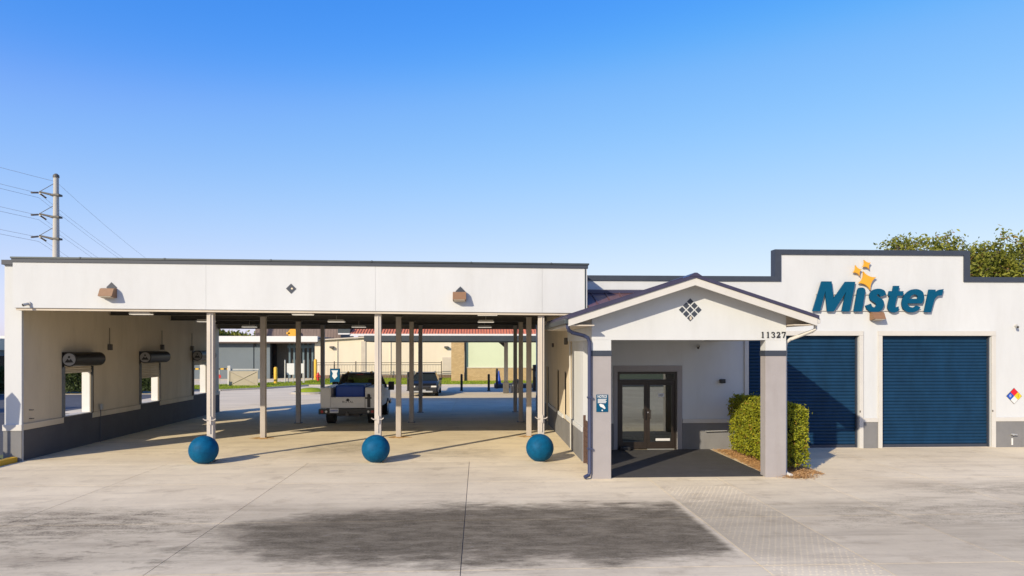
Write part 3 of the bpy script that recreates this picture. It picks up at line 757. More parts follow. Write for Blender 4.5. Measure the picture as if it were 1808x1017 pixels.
# porch
for x0, x1 in ((2.66, 3.12), (6.83, 7.33)):
    c = obj('porch_column', bx(B(), x0, x1, 15.95, 16.25, -.03, 2.89, .006), COLGREY, SHOP)
    obj('column_band', bx(B(), x0 - .012, x1 + .012, 15.938, 16.262, 2.891, 3.02, .004), NAVY, c)
    obj('column_head', bx(B(), x0, x1, 15.951, 16.249, 3.021, 3.269), STUCCO, c)
RZ, EZ, RX = 4.78, 3.82, 4.99
sl_ = (RZ - EZ) / (RX - 2.02)
zr = lambda x: RZ - abs(x - RX) * sl_
obj('gable_wall', prism(B(), [(2.66, 3.271), (7.33, 3.271), (7.33, zr(7.33) - .12), (RX, RZ - .12), (2.66, zr(2.66) - .12)], 15.952, 16.248), STUCCO, SHOP)
L, Rr = 2.02, 7.90
roof = obj('porch_roof', prism(B(), [(L, zr(L) - .075), (L, zr(L)), (RX, RZ), (Rr, zr(Rr)), (Rr, zr(Rr) - .075), (RX, RZ - .075)], 15.47, 20.352), ROOFMET, SHOP)
obj('ridge_cap', prism(B(), [(RX - .16, zr(RX - .16) + .003), (RX - .03, RZ + .035), (RX + .03, RZ + .035), (RX + .16, zr(RX + .16) + .003)], 15.46, 20.35), ROOFMET, roof)
for sgn in (-1, 1):
    for k in range(9):
        # standing seams of the two slopes
        y = 15.9 + k * .53; e = 2.02 if sgn < 0 else 7.90
        pts = [(RX + sgn * .17, zr(RX + .17) + .002), (e, zr(e) + .002), (e, zr(e) + .03), (RX + sgn * .17, zr(RX + .17) + .03)]
        obj('roof_seam', prism(B(), pts, y, y + .022), ROOFMET, roof)
    W_ = 2.94 if sgn < 0 else 2.88
    e0, e1 = RX, RX + sgn * W_
    obj('rake_board', prism(B(), [(e0, RZ - .077), (e1, zr(e1) - .077), (e1, zr(e1) - .25), (e0, RZ - .25)], 15.50, 15.555), TRIM, SHOP)
    obj('soffit', prism(B(), [(RX + sgn * .002, RZ - .077), (RX + sgn * (W_ - .02), zr(RX + W_ - .02) - .077), (RX + sgn * (W_ - .02), zr(RX + W_ - .02) - .11), (RX + sgn * .002, RZ - .11)], 15.556, 20.35), SOFFIT, SHOP)
    xo = RX + sgn * (W_ - .06)
    obj('eave_board', bx(B(), min(xo, xo + sgn * .04), max(xo, xo + sgn * .04), 15.556, 20.34, zr(xo) - .26, zr(xo) - .112), TRIM, SHOP)
    xs = sorted((xo - sgn * .001, 2.655 if sgn < 0 else 7.335))
    fx = 2.658 if sgn < 0 else 7.332
    obj('eave_return', prism(B(), [(xo - sgn * .002, zr(xo) - .234), (fx, zr(xo) - .234), (fx, zr(fx) - .112), (xo - sgn * .002, zr(xo) - .112)], 15.98, 16.02), SOFFIT, SHOP)
    obj('eave_soffit', bx(B(), xs[0], xs[1], 15.556, 20.34, zr(xo) - .26, zr(xo) - .235), SOFFIT, SHOP)
    xg = RX + sgn * (W_ - .015)
    gx = sorted((xg, xg + sgn * .10))
    g = obj('gutter', bx(B(), gx[0], gx[1], 15.52, 20.33, zr(xg) - .20, zr(xg) - .085, .012), COPE if sgn < 0 else TRIM, SHOP)
for s in (0, 1):
    x0 = (2.67, 6.85)[s]
    box('side_beam', STUCCO, SHOP, x0, x0 + .46 - .02 * s, 16.251, 20.398, 3.272, 3.60)
box('porch_ceiling', WHITE, SHOP, 3.13, 6.84, 16.25, 20.398, 3.40, 3.44)
# nine-square diamond on the gable
cxd, czd = 5.01, 3.985; st = .098
for i in range(3):
    for j in range(3):
        x = cxd + (i - j) * st; z = czd + (i + j - 2) * st
        q = diamond('gable_tile', SHOP, NAVY, x, z, .079, 15.947, 15.951)
        if i == 0 and j == 0: obj('nest', prism(B(), [(x - .01, z - .05), (x + .04, z - .02), (x + .02, z + .05), (x - .02, z + .03)], 15.94, 15.946), SOFFIT, q)
# downspouts
def pipe(bm, pts, w=.045): return tube(bm, pts, w, 10)
bm = B(); pipe(bm, [(2.05, 15.60, 3.70), (2.05, 15.62, 3.55), (2.08, 15.66, 3.49), (2.16, 15.72, 3.44), (2.46, 15.88, 3.37), (2.56, 15.90, 3.32), (2.60, 15.91, 3.22), (2.60, 15.91, 3.1), (2.60, 15.91, .16), (2.58, 15.90, .10), (2.47, 15.86, .055)])
obj('downspout', bm, mat('navy_pipe', (.035, .045, .10), .45), SHOP, True)
for z in (.7, 1.9): obj('pipe_strap', bx(B(), 2.545, 2.659, 15.855, 15.965, z, z + .04), MATS['navy_pipe'], SHOP)
bm = B(); pipe(bm, [(7.92, 15.70, 3.66), (7.92, 15.70, 3.53), (7.87, 15.74, 3.48), (7.50, 16.05, 3.30), (7.40, 16.10, 3.22), (7.385, 16.12, 3.1), (7.385, 16.12, .12), (7.40, 16.02, .06), (7.43, 15.88, .05)], .042)
obj('downspout', bm, TRIM, SHOP, True)
# second, front-sloping metal roof between canopy and porch
zs = lambda y: 4.77 - (20.34 - y) * .33
sr = obj('link_roof', prism(B(), [(18.2, zs(18.2)), (20.345, zs(20.345)), (20.345, zs(20.345) - .06), (18.2, zs(18.2) - .06)], 3.03, 5.0, 'X'), ROOFBRN, SHOP)
obj('link_ridge', prism(B(), [(20.12, zs(20.12) + .01), (20.12, zs(20.12) + .10), (20.345, zs(20.345) + .06), (20.345, zs(20.345) + .01)], 3.03, 4.95, 'X'), ROOFMET, sr)
for x in (3.32, 3.74, 4.16, 4.58):
    obj('roof_seam', prism(B(), [(18.2, zs(18.2) + .002), (20.11, zs(20.11) + .002), (20.11, zs(20.11) + .032), (18.2, zs(18.2) + .032)], x, x + .022, 'X'), ROOFBRN, sr)
# house number
DIG = {'1': [[(.30, 0), (.72, 0), (.72, .07), (.60, .10), (.60, 1), (.50, 1), (.26, .86), (.28, .80), (.42, .84), (.42, .10), (.30, .07)]],
 '3': [[(.08, .75), (.2, .95), (.45, 1), (.75, .93), (.82, .76), (.72, .60), (.55, .53), (.8, .44), (.88, .27), (.78, .08), (.5, 0), (.2, .03), (.06, .16), (.2, .22), (.35, .09), (.55, .1), (.68, .25), (.62, .42), (.4, .48), (.4, .55), (.58, .62), (.63, .76), (.55, .88), (.4, .9), (.25, .84), (.2, .72)]],
 '2': [[(.08, .74), (.16, .92), (.45, 1), (.75, .93), (.84, .74), (.74, .52), (.35, .17), (.7, .17), (.8, .3), (.88, .3), (.84, 0), (.06, 0), (.06, .06), (.5, .5), (.64, .74), (.57, .87), (.42, .9), (.26, .84), (.2, .70)]],
 '7': [[(.1, 1), (.9, 1), (.9, .93), (.5, 0), (.32, 0), (.74, .86), (.3, .86), (.2, .84), (.14, .7), (.06, .7)]]}
NUM = thing('house_number', (7.02, 15.95, 3.39), 'dark serif house number 11327 at right end of the porch beam', 'house number')
for k, ch in enumerate('11327'):
    for P in DIG[ch]:
        obj('digit', prism(B(), [(6.70 + k * .128 + u * .112, 3.325 + v * .142) for u, v in P], 15.928, 15.950), BLACK, NUM)

# ------------------------------------------------------------ shop-name letters
SG = thing('shop_sign', (12.2, 20.3, 4.2), 'slanted raised teal letters reading Mister with three yellow stars on parapet wall', 'sign')
U = lambda u, v: (9.89 + u * .002662, 5.99 - v * .002566)
def smooth_poly(pts, hard=()):
    """closed Catmull-Rom through pts; indices in hard stay corners"""
    n = len(pts); out = []
    for i in range(n):
        p0, p1, p2, p3 = pts[i - 1], pts[i], pts[(i + 1) % n], pts[(i + 2) % n]
        if i in hard: p0 = p1
        if (i + 1) % n in hard: p3 = p2
        if i in hard and (i + 1) % n in hard: out.append(p1); continue
        for k in range(4):
            t = k / 4
            out.append(tuple(.5 * (2 * p1[a] + (p2[a] - p0[a]) * t + (2 * p0[a] - 5 * p1[a] + 4 * p2[a] - p3[a]) * t * t + (3 * p1[a] - p0[a] - 3 * p2[a] + p3[a]) * t ** 3) for a in (0, 1)))
    return out
LET = {
 'letter_m': ([(98, 700), (205, 345), (320, 345), (342, 552), (482, 348), (598, 348), (530, 703), (440, 703), (492, 462), (345, 703), (270, 703), (246, 455), (184, 700)], 'all'),
 'letter_i': ([(582, 703), (626, 450), (640, 424), (668, 416), (702, 424), (718, 450), (674, 703)], (0, 1, 5, 6)),
 'letter_s': ([(962, 502), (945, 455), (905, 434), (855, 430), (808, 446), (776, 482), (768, 532), (782, 566), (815, 590), (842, 610), (846, 634), (826, 652), (798, 642), (784, 608), (720, 632), (742, 680), (785, 706), (835, 712), (890, 696), (925, 655), (938, 606), (926, 568), (895, 540), (862, 520), (852, 506), (864, 496), (882, 502), (893, 527)], (0, 13, 14, 27)),
 'letter_t': ([(1052, 394), (1118, 394), (1106, 457), (1168, 457), (1157, 512), (1095, 512), (1068, 626), (1074, 650), (1112, 640), (1106, 694), (1066, 712), (1018, 706), (988, 676), (984, 632), (1011, 512), (988, 512), (1000, 457), (1040, 457)], (0, 1, 2, 3, 4, 5, 8, 9, 14, 15, 16, 17)),
 'letter_r': ([(1415, 708), (1473, 436), (1550, 438), (1545, 470), (1592, 440), (1645, 430), (1624, 506), (1576, 512), (1542, 545), (1526, 590), (1494, 708)], (0, 1, 2, 3, 5, 6, 10)),
}
for k, (P, hard) in LET.items():
    Q = P if hard == 'all' else smooth_poly(P, hard)
    obj(k, prism(B(), [U(*p) for p in Q], 20.285, 20.345), SIGNBL, SG)
eo = smooth_poly([(1410, 525), (1400, 472), (1362, 442), (1310, 432), (1250, 445), (1195, 490), (1160, 550), (1150, 620), (1172, 675), (1220, 706), (1280, 710), (1332, 690), (1370, 645), (1322, 630), (1290, 650), (1255, 648), (1226, 632), (1214, 604), (1388, 604), (1405, 565)], (12, 13, 17, 18))
eh = smooth_poly([(1336, 548), (1338, 520), (1306, 496), (1266, 508), (1236, 548)], (0, 4))
# bridge the counter of the e into the outline
io = min(range(len(eo)), key=lambda i: (eo[i][0] - 1405) ** 2 + (eo[i][1] - 550) ** 2)
loop = eo[:io + 1] + [eh[0]] + list(reversed(eh[1:])) + [(eh[0][0], eh[0][1] + .01)] + [(eo[io][0], eo[io][1] + .01)] + eo[io + 1:]
def e_mesh():
    # quads between matching outline angles are overkill here: triangulate with the curve filler
    cu = bpy.data.curves.new('e', 'CURVE'); cu.dimensions = '2D'; cu.fill_mode = 'BOTH'; cu.extrude = .03
    for P in (eo, eh):
        s = cu.splines.new('POLY'); s.points.add(len(P) - 1); s.use_cyclic_u = True
        for q, p in zip(s.points, P): q.co = (*U(*p), 0, 1)
    t = bpy.data.objects.new('e', cu); COL.objects.link(t); bpy.context.view_layer.update()
    me = bpy.data.meshes.new_from_object(t.evaluated_get(bpy.context.evaluated_depsgraph_get()))
    bpy.data.objects.remove(t); bpy.data.curves.remove(cu)
    me.transform(Matrix.Translation((0, 20.315, 0)) @ Matrix.Rotation(R(90), 4, 'X'))
    me.materials.clear(); me.materials.append(SIGNBL); return me
link('letter_e', e_mesh(), SG)
def star(tips, c, k=.62):
    out = []
    for i in range(4):
        a, b = tips[i], tips[(i + 1) % 4]
        m = ((a[0] + b[0]) / 2 * (1 - k) + c[0] * k, (a[1] + b[1]) / 2 * (1 - k) + c[1] * k)
        for j in range(6):
            t = j / 6; out.append(((1 - t) ** 2 * a[0] + 2 * t * (1 - t) * m[0] + t * t * b[0], (1 - t) ** 2 * a[1] + 2 * t * (1 - t) * m[1] + t * t * b[1]))
    return out
for T, c in (([(693, 225), (845, 292), (775, 447), (636, 365)], (738, 330)), ([(702, 88), (780, 118), (762, 198), (686, 172)], (733, 143)), ([(600, 152), (672, 200), (650, 278), (572, 238)], (625, 216))):
    obj('star', prism(B(), [U(*p) for p in star(T, c)], 20.28, 20.345), SIGNYE, SG)
for v in (495, 690):
    z = U(0, v)[1]; obj('mounting_rail', bx(B(), U(150, v)[0], U(1500, v)[0], 20.36, 20.385, z - .01, z + .01), TRIM, SG)
    for u in (170, 470, 640, 900, 1080, 1440): obj('standoff', bx(B(), U(u, v)[0] - .012, U(u, v)[0] + .012, 20.3455, 20.398, z - .011, z + .011), GALV, SG)

# hazard diamond
HZ = thing('hazard_placard', (16.595, 20.39, 1.34), 'four-colour hazard diamond placard on the white wall', 'sign')
x, z, r = 16.595, 1.585, .25
obj('backing', prism(B(), [(x - r, z), (x, z - r), (x + r, z), (x, z + r)], 20.388, 20.397), BLACK, HZ)
h = r * .47
for dx, dz, m_ in ((0, 1, mat('placard_red', (.65, .01, .02), .4)), (-1, 0, mat('placard_blue', (.01, .07, .42), .4)), (1, 0, mat('placard_yellow', (.8, .52, .02), .4)), (0, -1, WHITE)):
    cx0, cz0 = x + dx * r / 2 * .96, z + dz * r / 2 * .96
    obj('field', prism(B(), [(cx0 - h, cz0), (cx0, cz0 - h), (cx0 + h, cz0), (cx0, cz0 + h)], 20.383, 20.3875), m_, HZ)
text('placard_digit', '1', BLACK, HZ, (x + r / 2, 20.382, z), .16, .001)
text('placard_digit', '0', WHITE, HZ, (x - r / 2, 20.382, z), .12, .001)

# notice on the porch column
NS = thing('notice_sign', (2.905, 15.945, 1.57), 'small blue camera notice sign with white lettering on the left porch column', 'sign')
obj('plate', bx(B(), 2.765, 3.045, 15.936, 15.948, 1.575, 1.985, .004), SIGNBL, NS)
text('heading', 'NOTICE', WHITE, NS, (2.905, 15.934, 1.937), .085, .001, bold=.002, sx=.72)
for k in range(4): obj('text_line', bx(B(), 2.80, 3.01 - .02 * (k % 2), 15.9335, 15.9355, 1.875 - k * .027 - .008, 1.875 - k * .027 + .008), WHITE, NS)
obj('camera_pictogram', prism(B(), [(2.83, 1.755), (2.87, 1.77), (2.94, 1.745), (2.965, 1.70), (2.985, 1.66), (2.955, 1.645), (2.91, 1.68), (2.86, 1.70)], 15.9335, 15.9355), WHITE, NS)
bm = B(); cyl(bm, (2.905, 15.9335, 1.612), (2.905, 15.9355, 1.612), .018, n=12); obj('dot', bm, WHITE, NS)

# mat, gate panel, porch bits
mt = thing('entry_mat', (5, 18, 0), 'large black rubber mat covering the porch floor', 'mat')
obj('rubber_sheet', bx(B(), 3.06, 6.98, 16.12, 20.35, .001, .016, .005), MATBLK, mt)
for q in ((3.06, 6.98, 16.06, 16.119), ): obj('edge_strip', prism(B(), [(16.06, .001), (16.118, .001), (16.118, .016), (16.10, .015)], 3.06, 6.98, 'X'), MATBLK, mt)
gpn = thing('gate_panel', (2.85, 17.5, 0), 'low brown slatted gate beside the blue downspout', 'gate')
BROWNW = mat('brown_wood', (.095, .05, .035), .7, .25, 6, stretch=(1, 1, .3))
box('gate_post', BROWNW, gpn, 2.80, 2.86, 16.95, 17.01, 0, 1.2); box('gate_post', BROWNW, gpn, 2.80, 2.86, 18.12, 18.18, 0, 1.28)
for k in range(8): obj('slat', bx(B(), 2.815, 2.845, 17.012, 18.118, .06 + k * .14, .185 + k * .14, .004), BROWNW, gpn)
# door stop bar lying by the entry
ds = thing('door_mat_scraper', (4.35, 20.1, 0), 'small black boot scraper by the left of the entry door', 'boot scraper')
bm = B(); bx(bm, 4.22, 4.50, 20.05, 20.25, .017, .13, .01); obj('scraper_body', bm, BLACK, ds)
bm = B(); tube(bm, [(4.25, 20.05, .12), (4.30, 19.95, .05), (4.42, 19.9, .03)], .012, 6); obj('scraper_bar', bm, BLACK, ds)

# mulch and hedges
bed = struct(obj('mulch_bed', ([(6.99, 16.3, .008), (8.45, 16.3, .008), (8.45, 20.3, .008), (7.25, 20.3, .008)], [(0, 1, 2, 3)]), MULCH))
vs, fs = [], []
for i in range(5200):
    if i < 4200: x, y = random.uniform(7.0, 8.4), random.uniform(16.1, 20.2)
    else: x, y = random.gauss(7.62, .17), random.gauss(15.93, .11)
    z = .012 + abs(random.gauss(0, .02)); a = random.uniform(0, 6.28); s = random.uniform(.012, .04); c_, s_ = math.cos(a) * s, math.sin(a) * s
    k = len(vs); t = random.uniform(-.012, .015)
    vs += [(x - c_, y - s_, z), (x - s_ * .4, y + c_ * .4, z + .008), (x + c_, y + s_, z + t), (x + s_ * .4, y - c_ * .4, z)]; fs.append((k, k + 1, k + 2, k + 3))
tag(stuff(obj('mulch', (vs, fs), MULCH)), 'loose tan wood chips under the clipped hedges', 'mulch')
hedge('clipped_hedge', 7.38, 8.30, 17.45, 19.75, 1.68, 16000, 'tall clipped green hedge inside the right side of the porch')
hedge('clipped_hedge', 7.66, 8.17, 16.55, 17.25, 1.63, 6500, 'narrow clipped green hedge just right of the right porch column')

# arrow-topped board sign in front of the end wall, outside the left edge of the picture (its shadow falls on the pilaster)
AS = thing('board_sign', (-14.2, 17.22, 0), 'tall grey panel sign on a post left of the end wall', 'sign')
bm = B(); cyl(bm, (-14.2, 17.25, -.05), (-14.2, 17.25, 2.2), .035, n=10); obj('sign_post', bm, GALV, AS)
obj('sign_panel', prism(B(), [(-14.36, 2.12), (-14.22, 1.98), (-14.04, 2.12), (-13.98, 2.75), (-14.06, 2.9), (-14.2, 3.06), (-14.36, 2.9)], 17.19, 17.21), GALV, AS)

# ------------------------------------------------------------ service truck
def wheel(par, x, y, r, w, side):
    wl_ = obj('wheel', cyl(B(), (x - w / 2, y, r), (x + w / 2, y, r), r, n=24), RUBBER, par, True)
    bm = B(); cyl(bm, (x + side * (w / 2 + .001), y, r), (x + side * (w / 2 + .012), y, r), r * .58, r * .45, n=16); obj('rim', bm, CHROME, wl_)
TX, TY = -5.16, 27.25
TR = thing('service_truck', (TX, TY, 0), 'white service-body pickup truck with blue load parked under the canopy', 'truck')
def tb(name, m, x0, x1, y0, y1, z0, z1, bev=.015, par=None): return obj(name, bx(B(), TX + x0, TX + x1, TY + y0, TY + y1, z0, z1, bev), m, par or TR)
for s in (-1, 1):
    bxs = sorted((s * 1.08, s * .67))
    sb = tb('side_box', TRKWH, bxs[0], bxs[1], .02, 2.55, .68, 1.50, .025)
    xd = sorted((s * 1.086, s * 1.081))
    for a, b in ((.12, .70), (1.55, 2.45)): tb('locker_door', TRKWH, xd[0], xd[1], a, b, .74, 1.42, 0, sb)
    tb('rear_face', TRKWH, bxs[0] + .03, bxs[1] - .03, .005, .019, .74, 1.44, 0, sb)
    lx = s * .98
    bm = B(); cyl(bm, (TX + lx, TY - .14, .565), (TX + lx, TY - .119, .565), .055, n=16); obj('tail_lamp', bm, LENSR, TR)
    bm = B(); cyl(bm, (TX + s * .82, TY - .14, .565), (TX + s * .82, TY - .119, .565), .045, n=16); obj('reverse_lamp', bm, LENSW, TR)
    wheel(TR, TX + s * .83, TY + .95, .385, .30, s); wheel(TR, TX + s * .86, TY + 4.45, .385, .26, s)
    # tow mirrors
    bm = B(); tube(bm, [(TX + s * .92, TY + 3.75, 1.28), (TX + s * 1.12, TY + 3.65, 1.30)], .02, 6); tube(bm, [(TX + s * .92, TY + 3.75, 1.42), (TX + s * 1.12, TY + 3.65, 1.44)], .02, 6)
    bx(bm, TX + s * 1.24 - .13, TX + s * 1.24 + .13, TY + 3.60, TY + 3.72, 1.18, 1.56, .03); obj('tow_mirror', bm, BLACK, TR)
tg = tb('tailgate', TRKWH, -.665, .665, -.01, .06, .70, 1.13, .012)
tb('tailgate_rib', TRKWH, -.64, .64, -.022, -.011, .83, .86, .004, tg); tb('tailgate_rib', TRKWH, -.64, .64, -.022, -.011, 1.06, 1.09, .004, tg)
text('tailgate_text', 'ROYAL', BLACK, tg, (TX, TY - .013, .935), .12, .002, sx=1.15)
bm = B(); cyl(bm, (TX, TY - .012, 1.02), (TX, TY - .03, 1.02), .055, n=12); bx(bm, TX - .07, TX + .07, TY - .03, TY - .012, .995, 1.02); obj('latch_badge', bm, BLACK, tg)
tb('bed_floor', STEEL, -.66, .66, .07, 2.5, .66, .70, 0)
tb('bed_front', TRKWH, -.66, .66, 2.5, 2.55, .70, 1.5, .01)
ld = tb('load_tank', PLUG, -.56, .60, .35, 2.2, .71, 1.58, .06)
tb('tank_strap', BLACK, -.565, .605, .9, .95, .72, 1.586, 0, ld)
tb('rear_bumper', BLACK, -1.12, 1.08, -.12, .02, .46, .67, .02)
tb('bumper_step', STEEL, -1.10, 1.06, -.125, -.121, .645, .66, 0)
bm = B(); bx(bm, TX - .06, TX + .06, TY - .2, TY - .05, .40, .50, .01); cyl(bm, (TX, TY - .18, .50), (TX, TY - .18, .57), .03, n=10); obj('tow_hitch', bm, STEEL, TR)
pl_ = tb('licence_plate', WHITE, -.68, -.34, -.135, -.126, .52, .69, .004)
for k in range(6): obj('plate_mark', bx(B(), TX - .645 + k * .048, TX - .617 + k * .048, TY - .1375, TY - .1355, .575, .64), PLUG, pl_)
tb('chassis', BLACK, -.45, .45, .1, 5.2, .36, .62, 0)
# vice and bracket on the right rear box
bm = B(); bx(bm, TX + .76, TX + .88, TY - .03, TY + .004, .72, 1.2, .01); bx(bm, TX + .68, TX + .92, TY - .06, TY + .004, 1.06, 1.12, .01); cyl(bm, (TX + .82, TY - .05, 1.14), (TX + .82, TY - .05, 1.25), .05, n=10); obj('vice_bracket', bm, BLACK, TR)
# cab
def frustum(bm, x0, x1, y0, y1, z0, X0, X1, Y0, Y1, z1):
    a = [bm.verts.new(p) for p in ((x0, y0, z0), (x1, y0, z0), (x1, y1, z0), (x0, y1, z0))]
    b = [bm.verts.new(p) for p in ((X0, Y0, z1), (X1, Y0, z1), (X1, Y1, z1), (X0, Y1, z1))]
    bm.faces.new(list(reversed(a))); bm.faces.new(b)
    for i in range(4): bm.faces.new((a[i], a[(i + 1) % 4], b[(i + 1) % 4], b[i]))
    return bm
tb('cab_body', TRKWH, -.98, .98, 2.62, 4.0, .55, 1.30, .05)
tb('bonnet', TRKWH, -.97, .97, 4.01, 5.45, .55, 1.22, .08)
tb('front_bumper', CHROME, -1.0, 1.0, 5.46, 5.6, .42, .68, .03)
PW = .075
def cab_ring():
    bm = B(); z0, z1 = 1.30, 1.93
    lo = (-.94, .94, 2.64, 4.15); hi = (-.72, .72, 2.82, 3.75)
    def P(u, v, t):  # corner interpolation
        x = (lo[0] if u < 0 else lo[1]) * (1 - t) + (hi[0] if u < 0 else hi[1]) * t
        y = (lo[2] if v < 0 else lo[3]) * (1 - t) + (hi[2] if v < 0 else hi[3]) * t
        return (TX + x, TY + y, z0 + (z1 - z0) * t)
    for u in (-1, 1):
        for v in (-1, 1): cyl(bm, P(u, v, 0), P(u, v, 1), .055, .05, n=6)
    frustum(bm, TX + hi[0] - .04, TX + hi[1] + .04, TY + hi[2] - .05, TY + hi[3] + .05, 1.885, TX + hi[0] + .08, TX + hi[1] - .08, TY + hi[2] + .08, TY + hi[3] - .05, 1.97)
    return bm
cab = obj('cab_roof', cab_ring(), STEEL, TR)
tb('high_brake_light', LENSR, -.14, .14, 2.74, 2.77, 1.90, 1.94, .005, cab)
for sx_ in (-.55, .45):
    bm = B(); lathe(bm, (TX + sx_, TY + 3.0, 1.965), [(.05, 0), (.05, .05), (.02, .075)], 10); obj('marker_lamp', bm, YELLOW, cab)
bm = frustum(B(), TX - .90, TX + .90, TY + 2.66, TY + 4.12, 1.30, TX - .70, TX + .70, TY + 2.83, TY + 3.74, 1.90)
obj('cab_glass', bm, CARGL, TR)
for sx_ in (-.45, .45):
    bm = B(); bx(bm, TX + sx_ - .25, TX + sx_ + .25, TY + 2.95, TY + 3.1, .9, 1.52, .05); bx(bm, TX + sx_ - .14, TX + sx_ + .14, TY + 2.97, TY + 3.06, 1.53, 1.70, .04); obj('seat', bm, BLACK, TR)

# ------------------------------------------------------------ dark saloon car facing the camera
CX0, CY0 = -3.47, 43.0
CA = thing('parked_car', (CX0, CY0, 0), 'dark saloon car facing the camera beyond the canopy', 'car')
prof = [(0, .28), (-.0, .50), (.08, .68), (.25, .78), (1.25, .96), (1.55, .98), (4.3, 1.0), (4.55, .9), (4.6, .4), (4.5, .25), (.2, .2)]
bm = prism(B(), [(CY0 + a, b) for a, b in prof], CX0 - .90, CX0 + .90, 'X')
bmesh.ops.recalc_face_normals(bm, faces=bm.faces[:])
bmesh.ops.bevel(bm, geom=[e for e in bm.edges if abs(e.verts[0].co.x - e.verts[1].co.x) < .01], offset=.09, segments=3, affect='EDGES')
obj('car_body', bm, CARBLK, CA, True)
obj('greenhouse', frustum(B(), CX0 - .82, CX0 + .82, CY0 + 1.15, CY0 + 4.1, .95, CX0 - .60, CX0 + .60, CY0 + 2.0, CY0 + 3.4, 1.40), mat('car_windscreen', (.02, .03, .04), .08, .1, 3, coat=.5), CA)
obj('roof_panel', bx(B(), CX0 - .61, CX0 + .61, CY0 + 1.95, CY0 + 3.45, 1.395, 1.44, .02), CARBLK, CA)
for s in (-1, 1):
    bm = B(); cyl(bm, (CX0 + s * .82, CY0 + 1.17, .96), (CX0 + s * .60, CY0 + 2.0, 1.41), .035, n=6); obj('pillar', bm, CARBLK, CA)
    bm = B(); bx(bm, CX0 + s * 1.0 - .1, CX0 + s * 1.0 + .1, CY0 + 1.45, CY0 + 1.6, .98, 1.12, .03); obj('wing_mirror', bm, CARBLK, CA)
    bm = B(); bx(bm, CX0 + s * .66 - .17, CX0 + s * .66 + .17, CY0 - .012, CY0 + .1, .58, .68, .02); obj('headlight', bm, LENSW, CA)
    wheel(CA, CX0 + s * .80, CY0 + .85, .33, .22, s); wheel(CA, CX0 + s * .80, CY0 + 3.7, .33, .22, s)
obj('grille', bx(B(), CX0 - .38, CX0 + .38, CY0 - .015, CY0 + .05, .42, .62, .02), BLACK, CA)
obj('lower_bumper', bx(B(), CX0 - .6, CX0 + .6, CY0 - .02, CY0 + .05, .26, .36, .02), GALV, CA)
obj('number_plate', bx(B(), CX0 - .16, CX0 + .16, CY0 - .03, CY0 - .016, .36, .44), GALV, CA)

# ------------------------------------------------------------ background through the canopy
VC = thing('vacuum_canopy', (1.5, 44, 0), 'low dark flat canopy over the vacuum bay beyond the drive-through', 'canopy')
obj('roof', bx(B(), -6.9, 12, 41.5, 46.9, 3.46, 3.80), COPE, VC); obj('soffit', bx(B(), -6.8, 11.9, 41.6, 46.8, 3.42, 3.459), STEEL, VC)
for x in (1.85, 6.5, 10.8):
    c = obj('post', bx(B(), x - .13, x + .13, 46.0, 46.26, 0, 3.419, .01), CREAM, VC)
    obj('post_foot', bx(B(), x - .2, x + .2, 45.93, 46.33, 0, .75, .02), STEEL, c)
    obj('bracket', prism(B(), [(x - .13, 3.1), (x - .13, 3.419), (x - .5, 3.419)], 46.08, 46.18), STEEL, c)
VI = thing('vacuum_island', (3.2, 52.4, 0), 'dark raised kerb island holding the vacuum equipment', 'island')
obj('island_slab', bx(B(), 1.2, 7.5, 51.6, 53.2, -.02, .28, .04), mat('dark_island', (.06, .065, .07)), VI)
obj('island_cap', bx(B(), 1.3, 7.4, 51.7, 53.1, .281, .30), STEEL, VI)
def bollard(x, y, h_, label):
    t = thing('bollard', (x, y, 0), label, 'bollard', 'black bollards')
    bm = B(); lathe(bm, (x, y, 0), [(.085, -.01), (.085, h_ - .06), (.07, h_ - .02), (.03, h_)], 14); obj('bollard_post', bm, BLACK, t)
    bm = B(); lathe(bm, (x, y, 0), [(.13, 0), (.13, .03), (.087, .05)], 14); obj('bollard_base', bm, BLACK, t)
bollard(-1.21, 48.6, 1.2, 'black bollard on the grass edge right of the dark car, nearest to it')
bollard(.72, 48.5, 1.2, 'black bollard second to the right of the dark car')
bollard(1.37, 51.3, 1.5, 'taller black bollard at the left end of the vacuum island')
bollard(-5.0, 48.8, 1.35, 'black bollard at the left rear side of the dark car')
bollard(-3.15, 48.8, 1.25, 'black bollard behind the roof of the dark car')
CN = thing('traffic_cone', (1.55, 52.4, .30), 'dark blue cone standing on the vacuum island', 'cone')
bm = B(); lathe(bm, (1.55, 52.4, .30), [(.22, .03), (.19, .05), (.09, .6), (.05, .95), (.03, 1.0)], 16); obj('cone_body', bm, PLUG, CN); obj('cone_base', bx(B(), 1.25, 1.85, 52.1, 52.7, .301, .33), PLUG, CN)
BK = thing('waste_bucket', (2.12, 47.0, 0), 'pale round bucket beside the vacuum canopy post', 'bucket')
bm = B(); lathe(bm, (2.35, 47.0, 0), [(.17, 0), (.21, .45), (.22, .46), (.22, .49), (.18, .49)], 18); obj('bucket_body', bm, TRIM, BK)
bm = B(); tube(bm, [(2.13, 47.0, .45), (2.20, 46.9, .58), (2.35, 46.86, .62), (2.5, 46.9, .58), (2.57, 47.0, .45)], .012, 6); obj('bucket_handle', bm, GALV, BK)
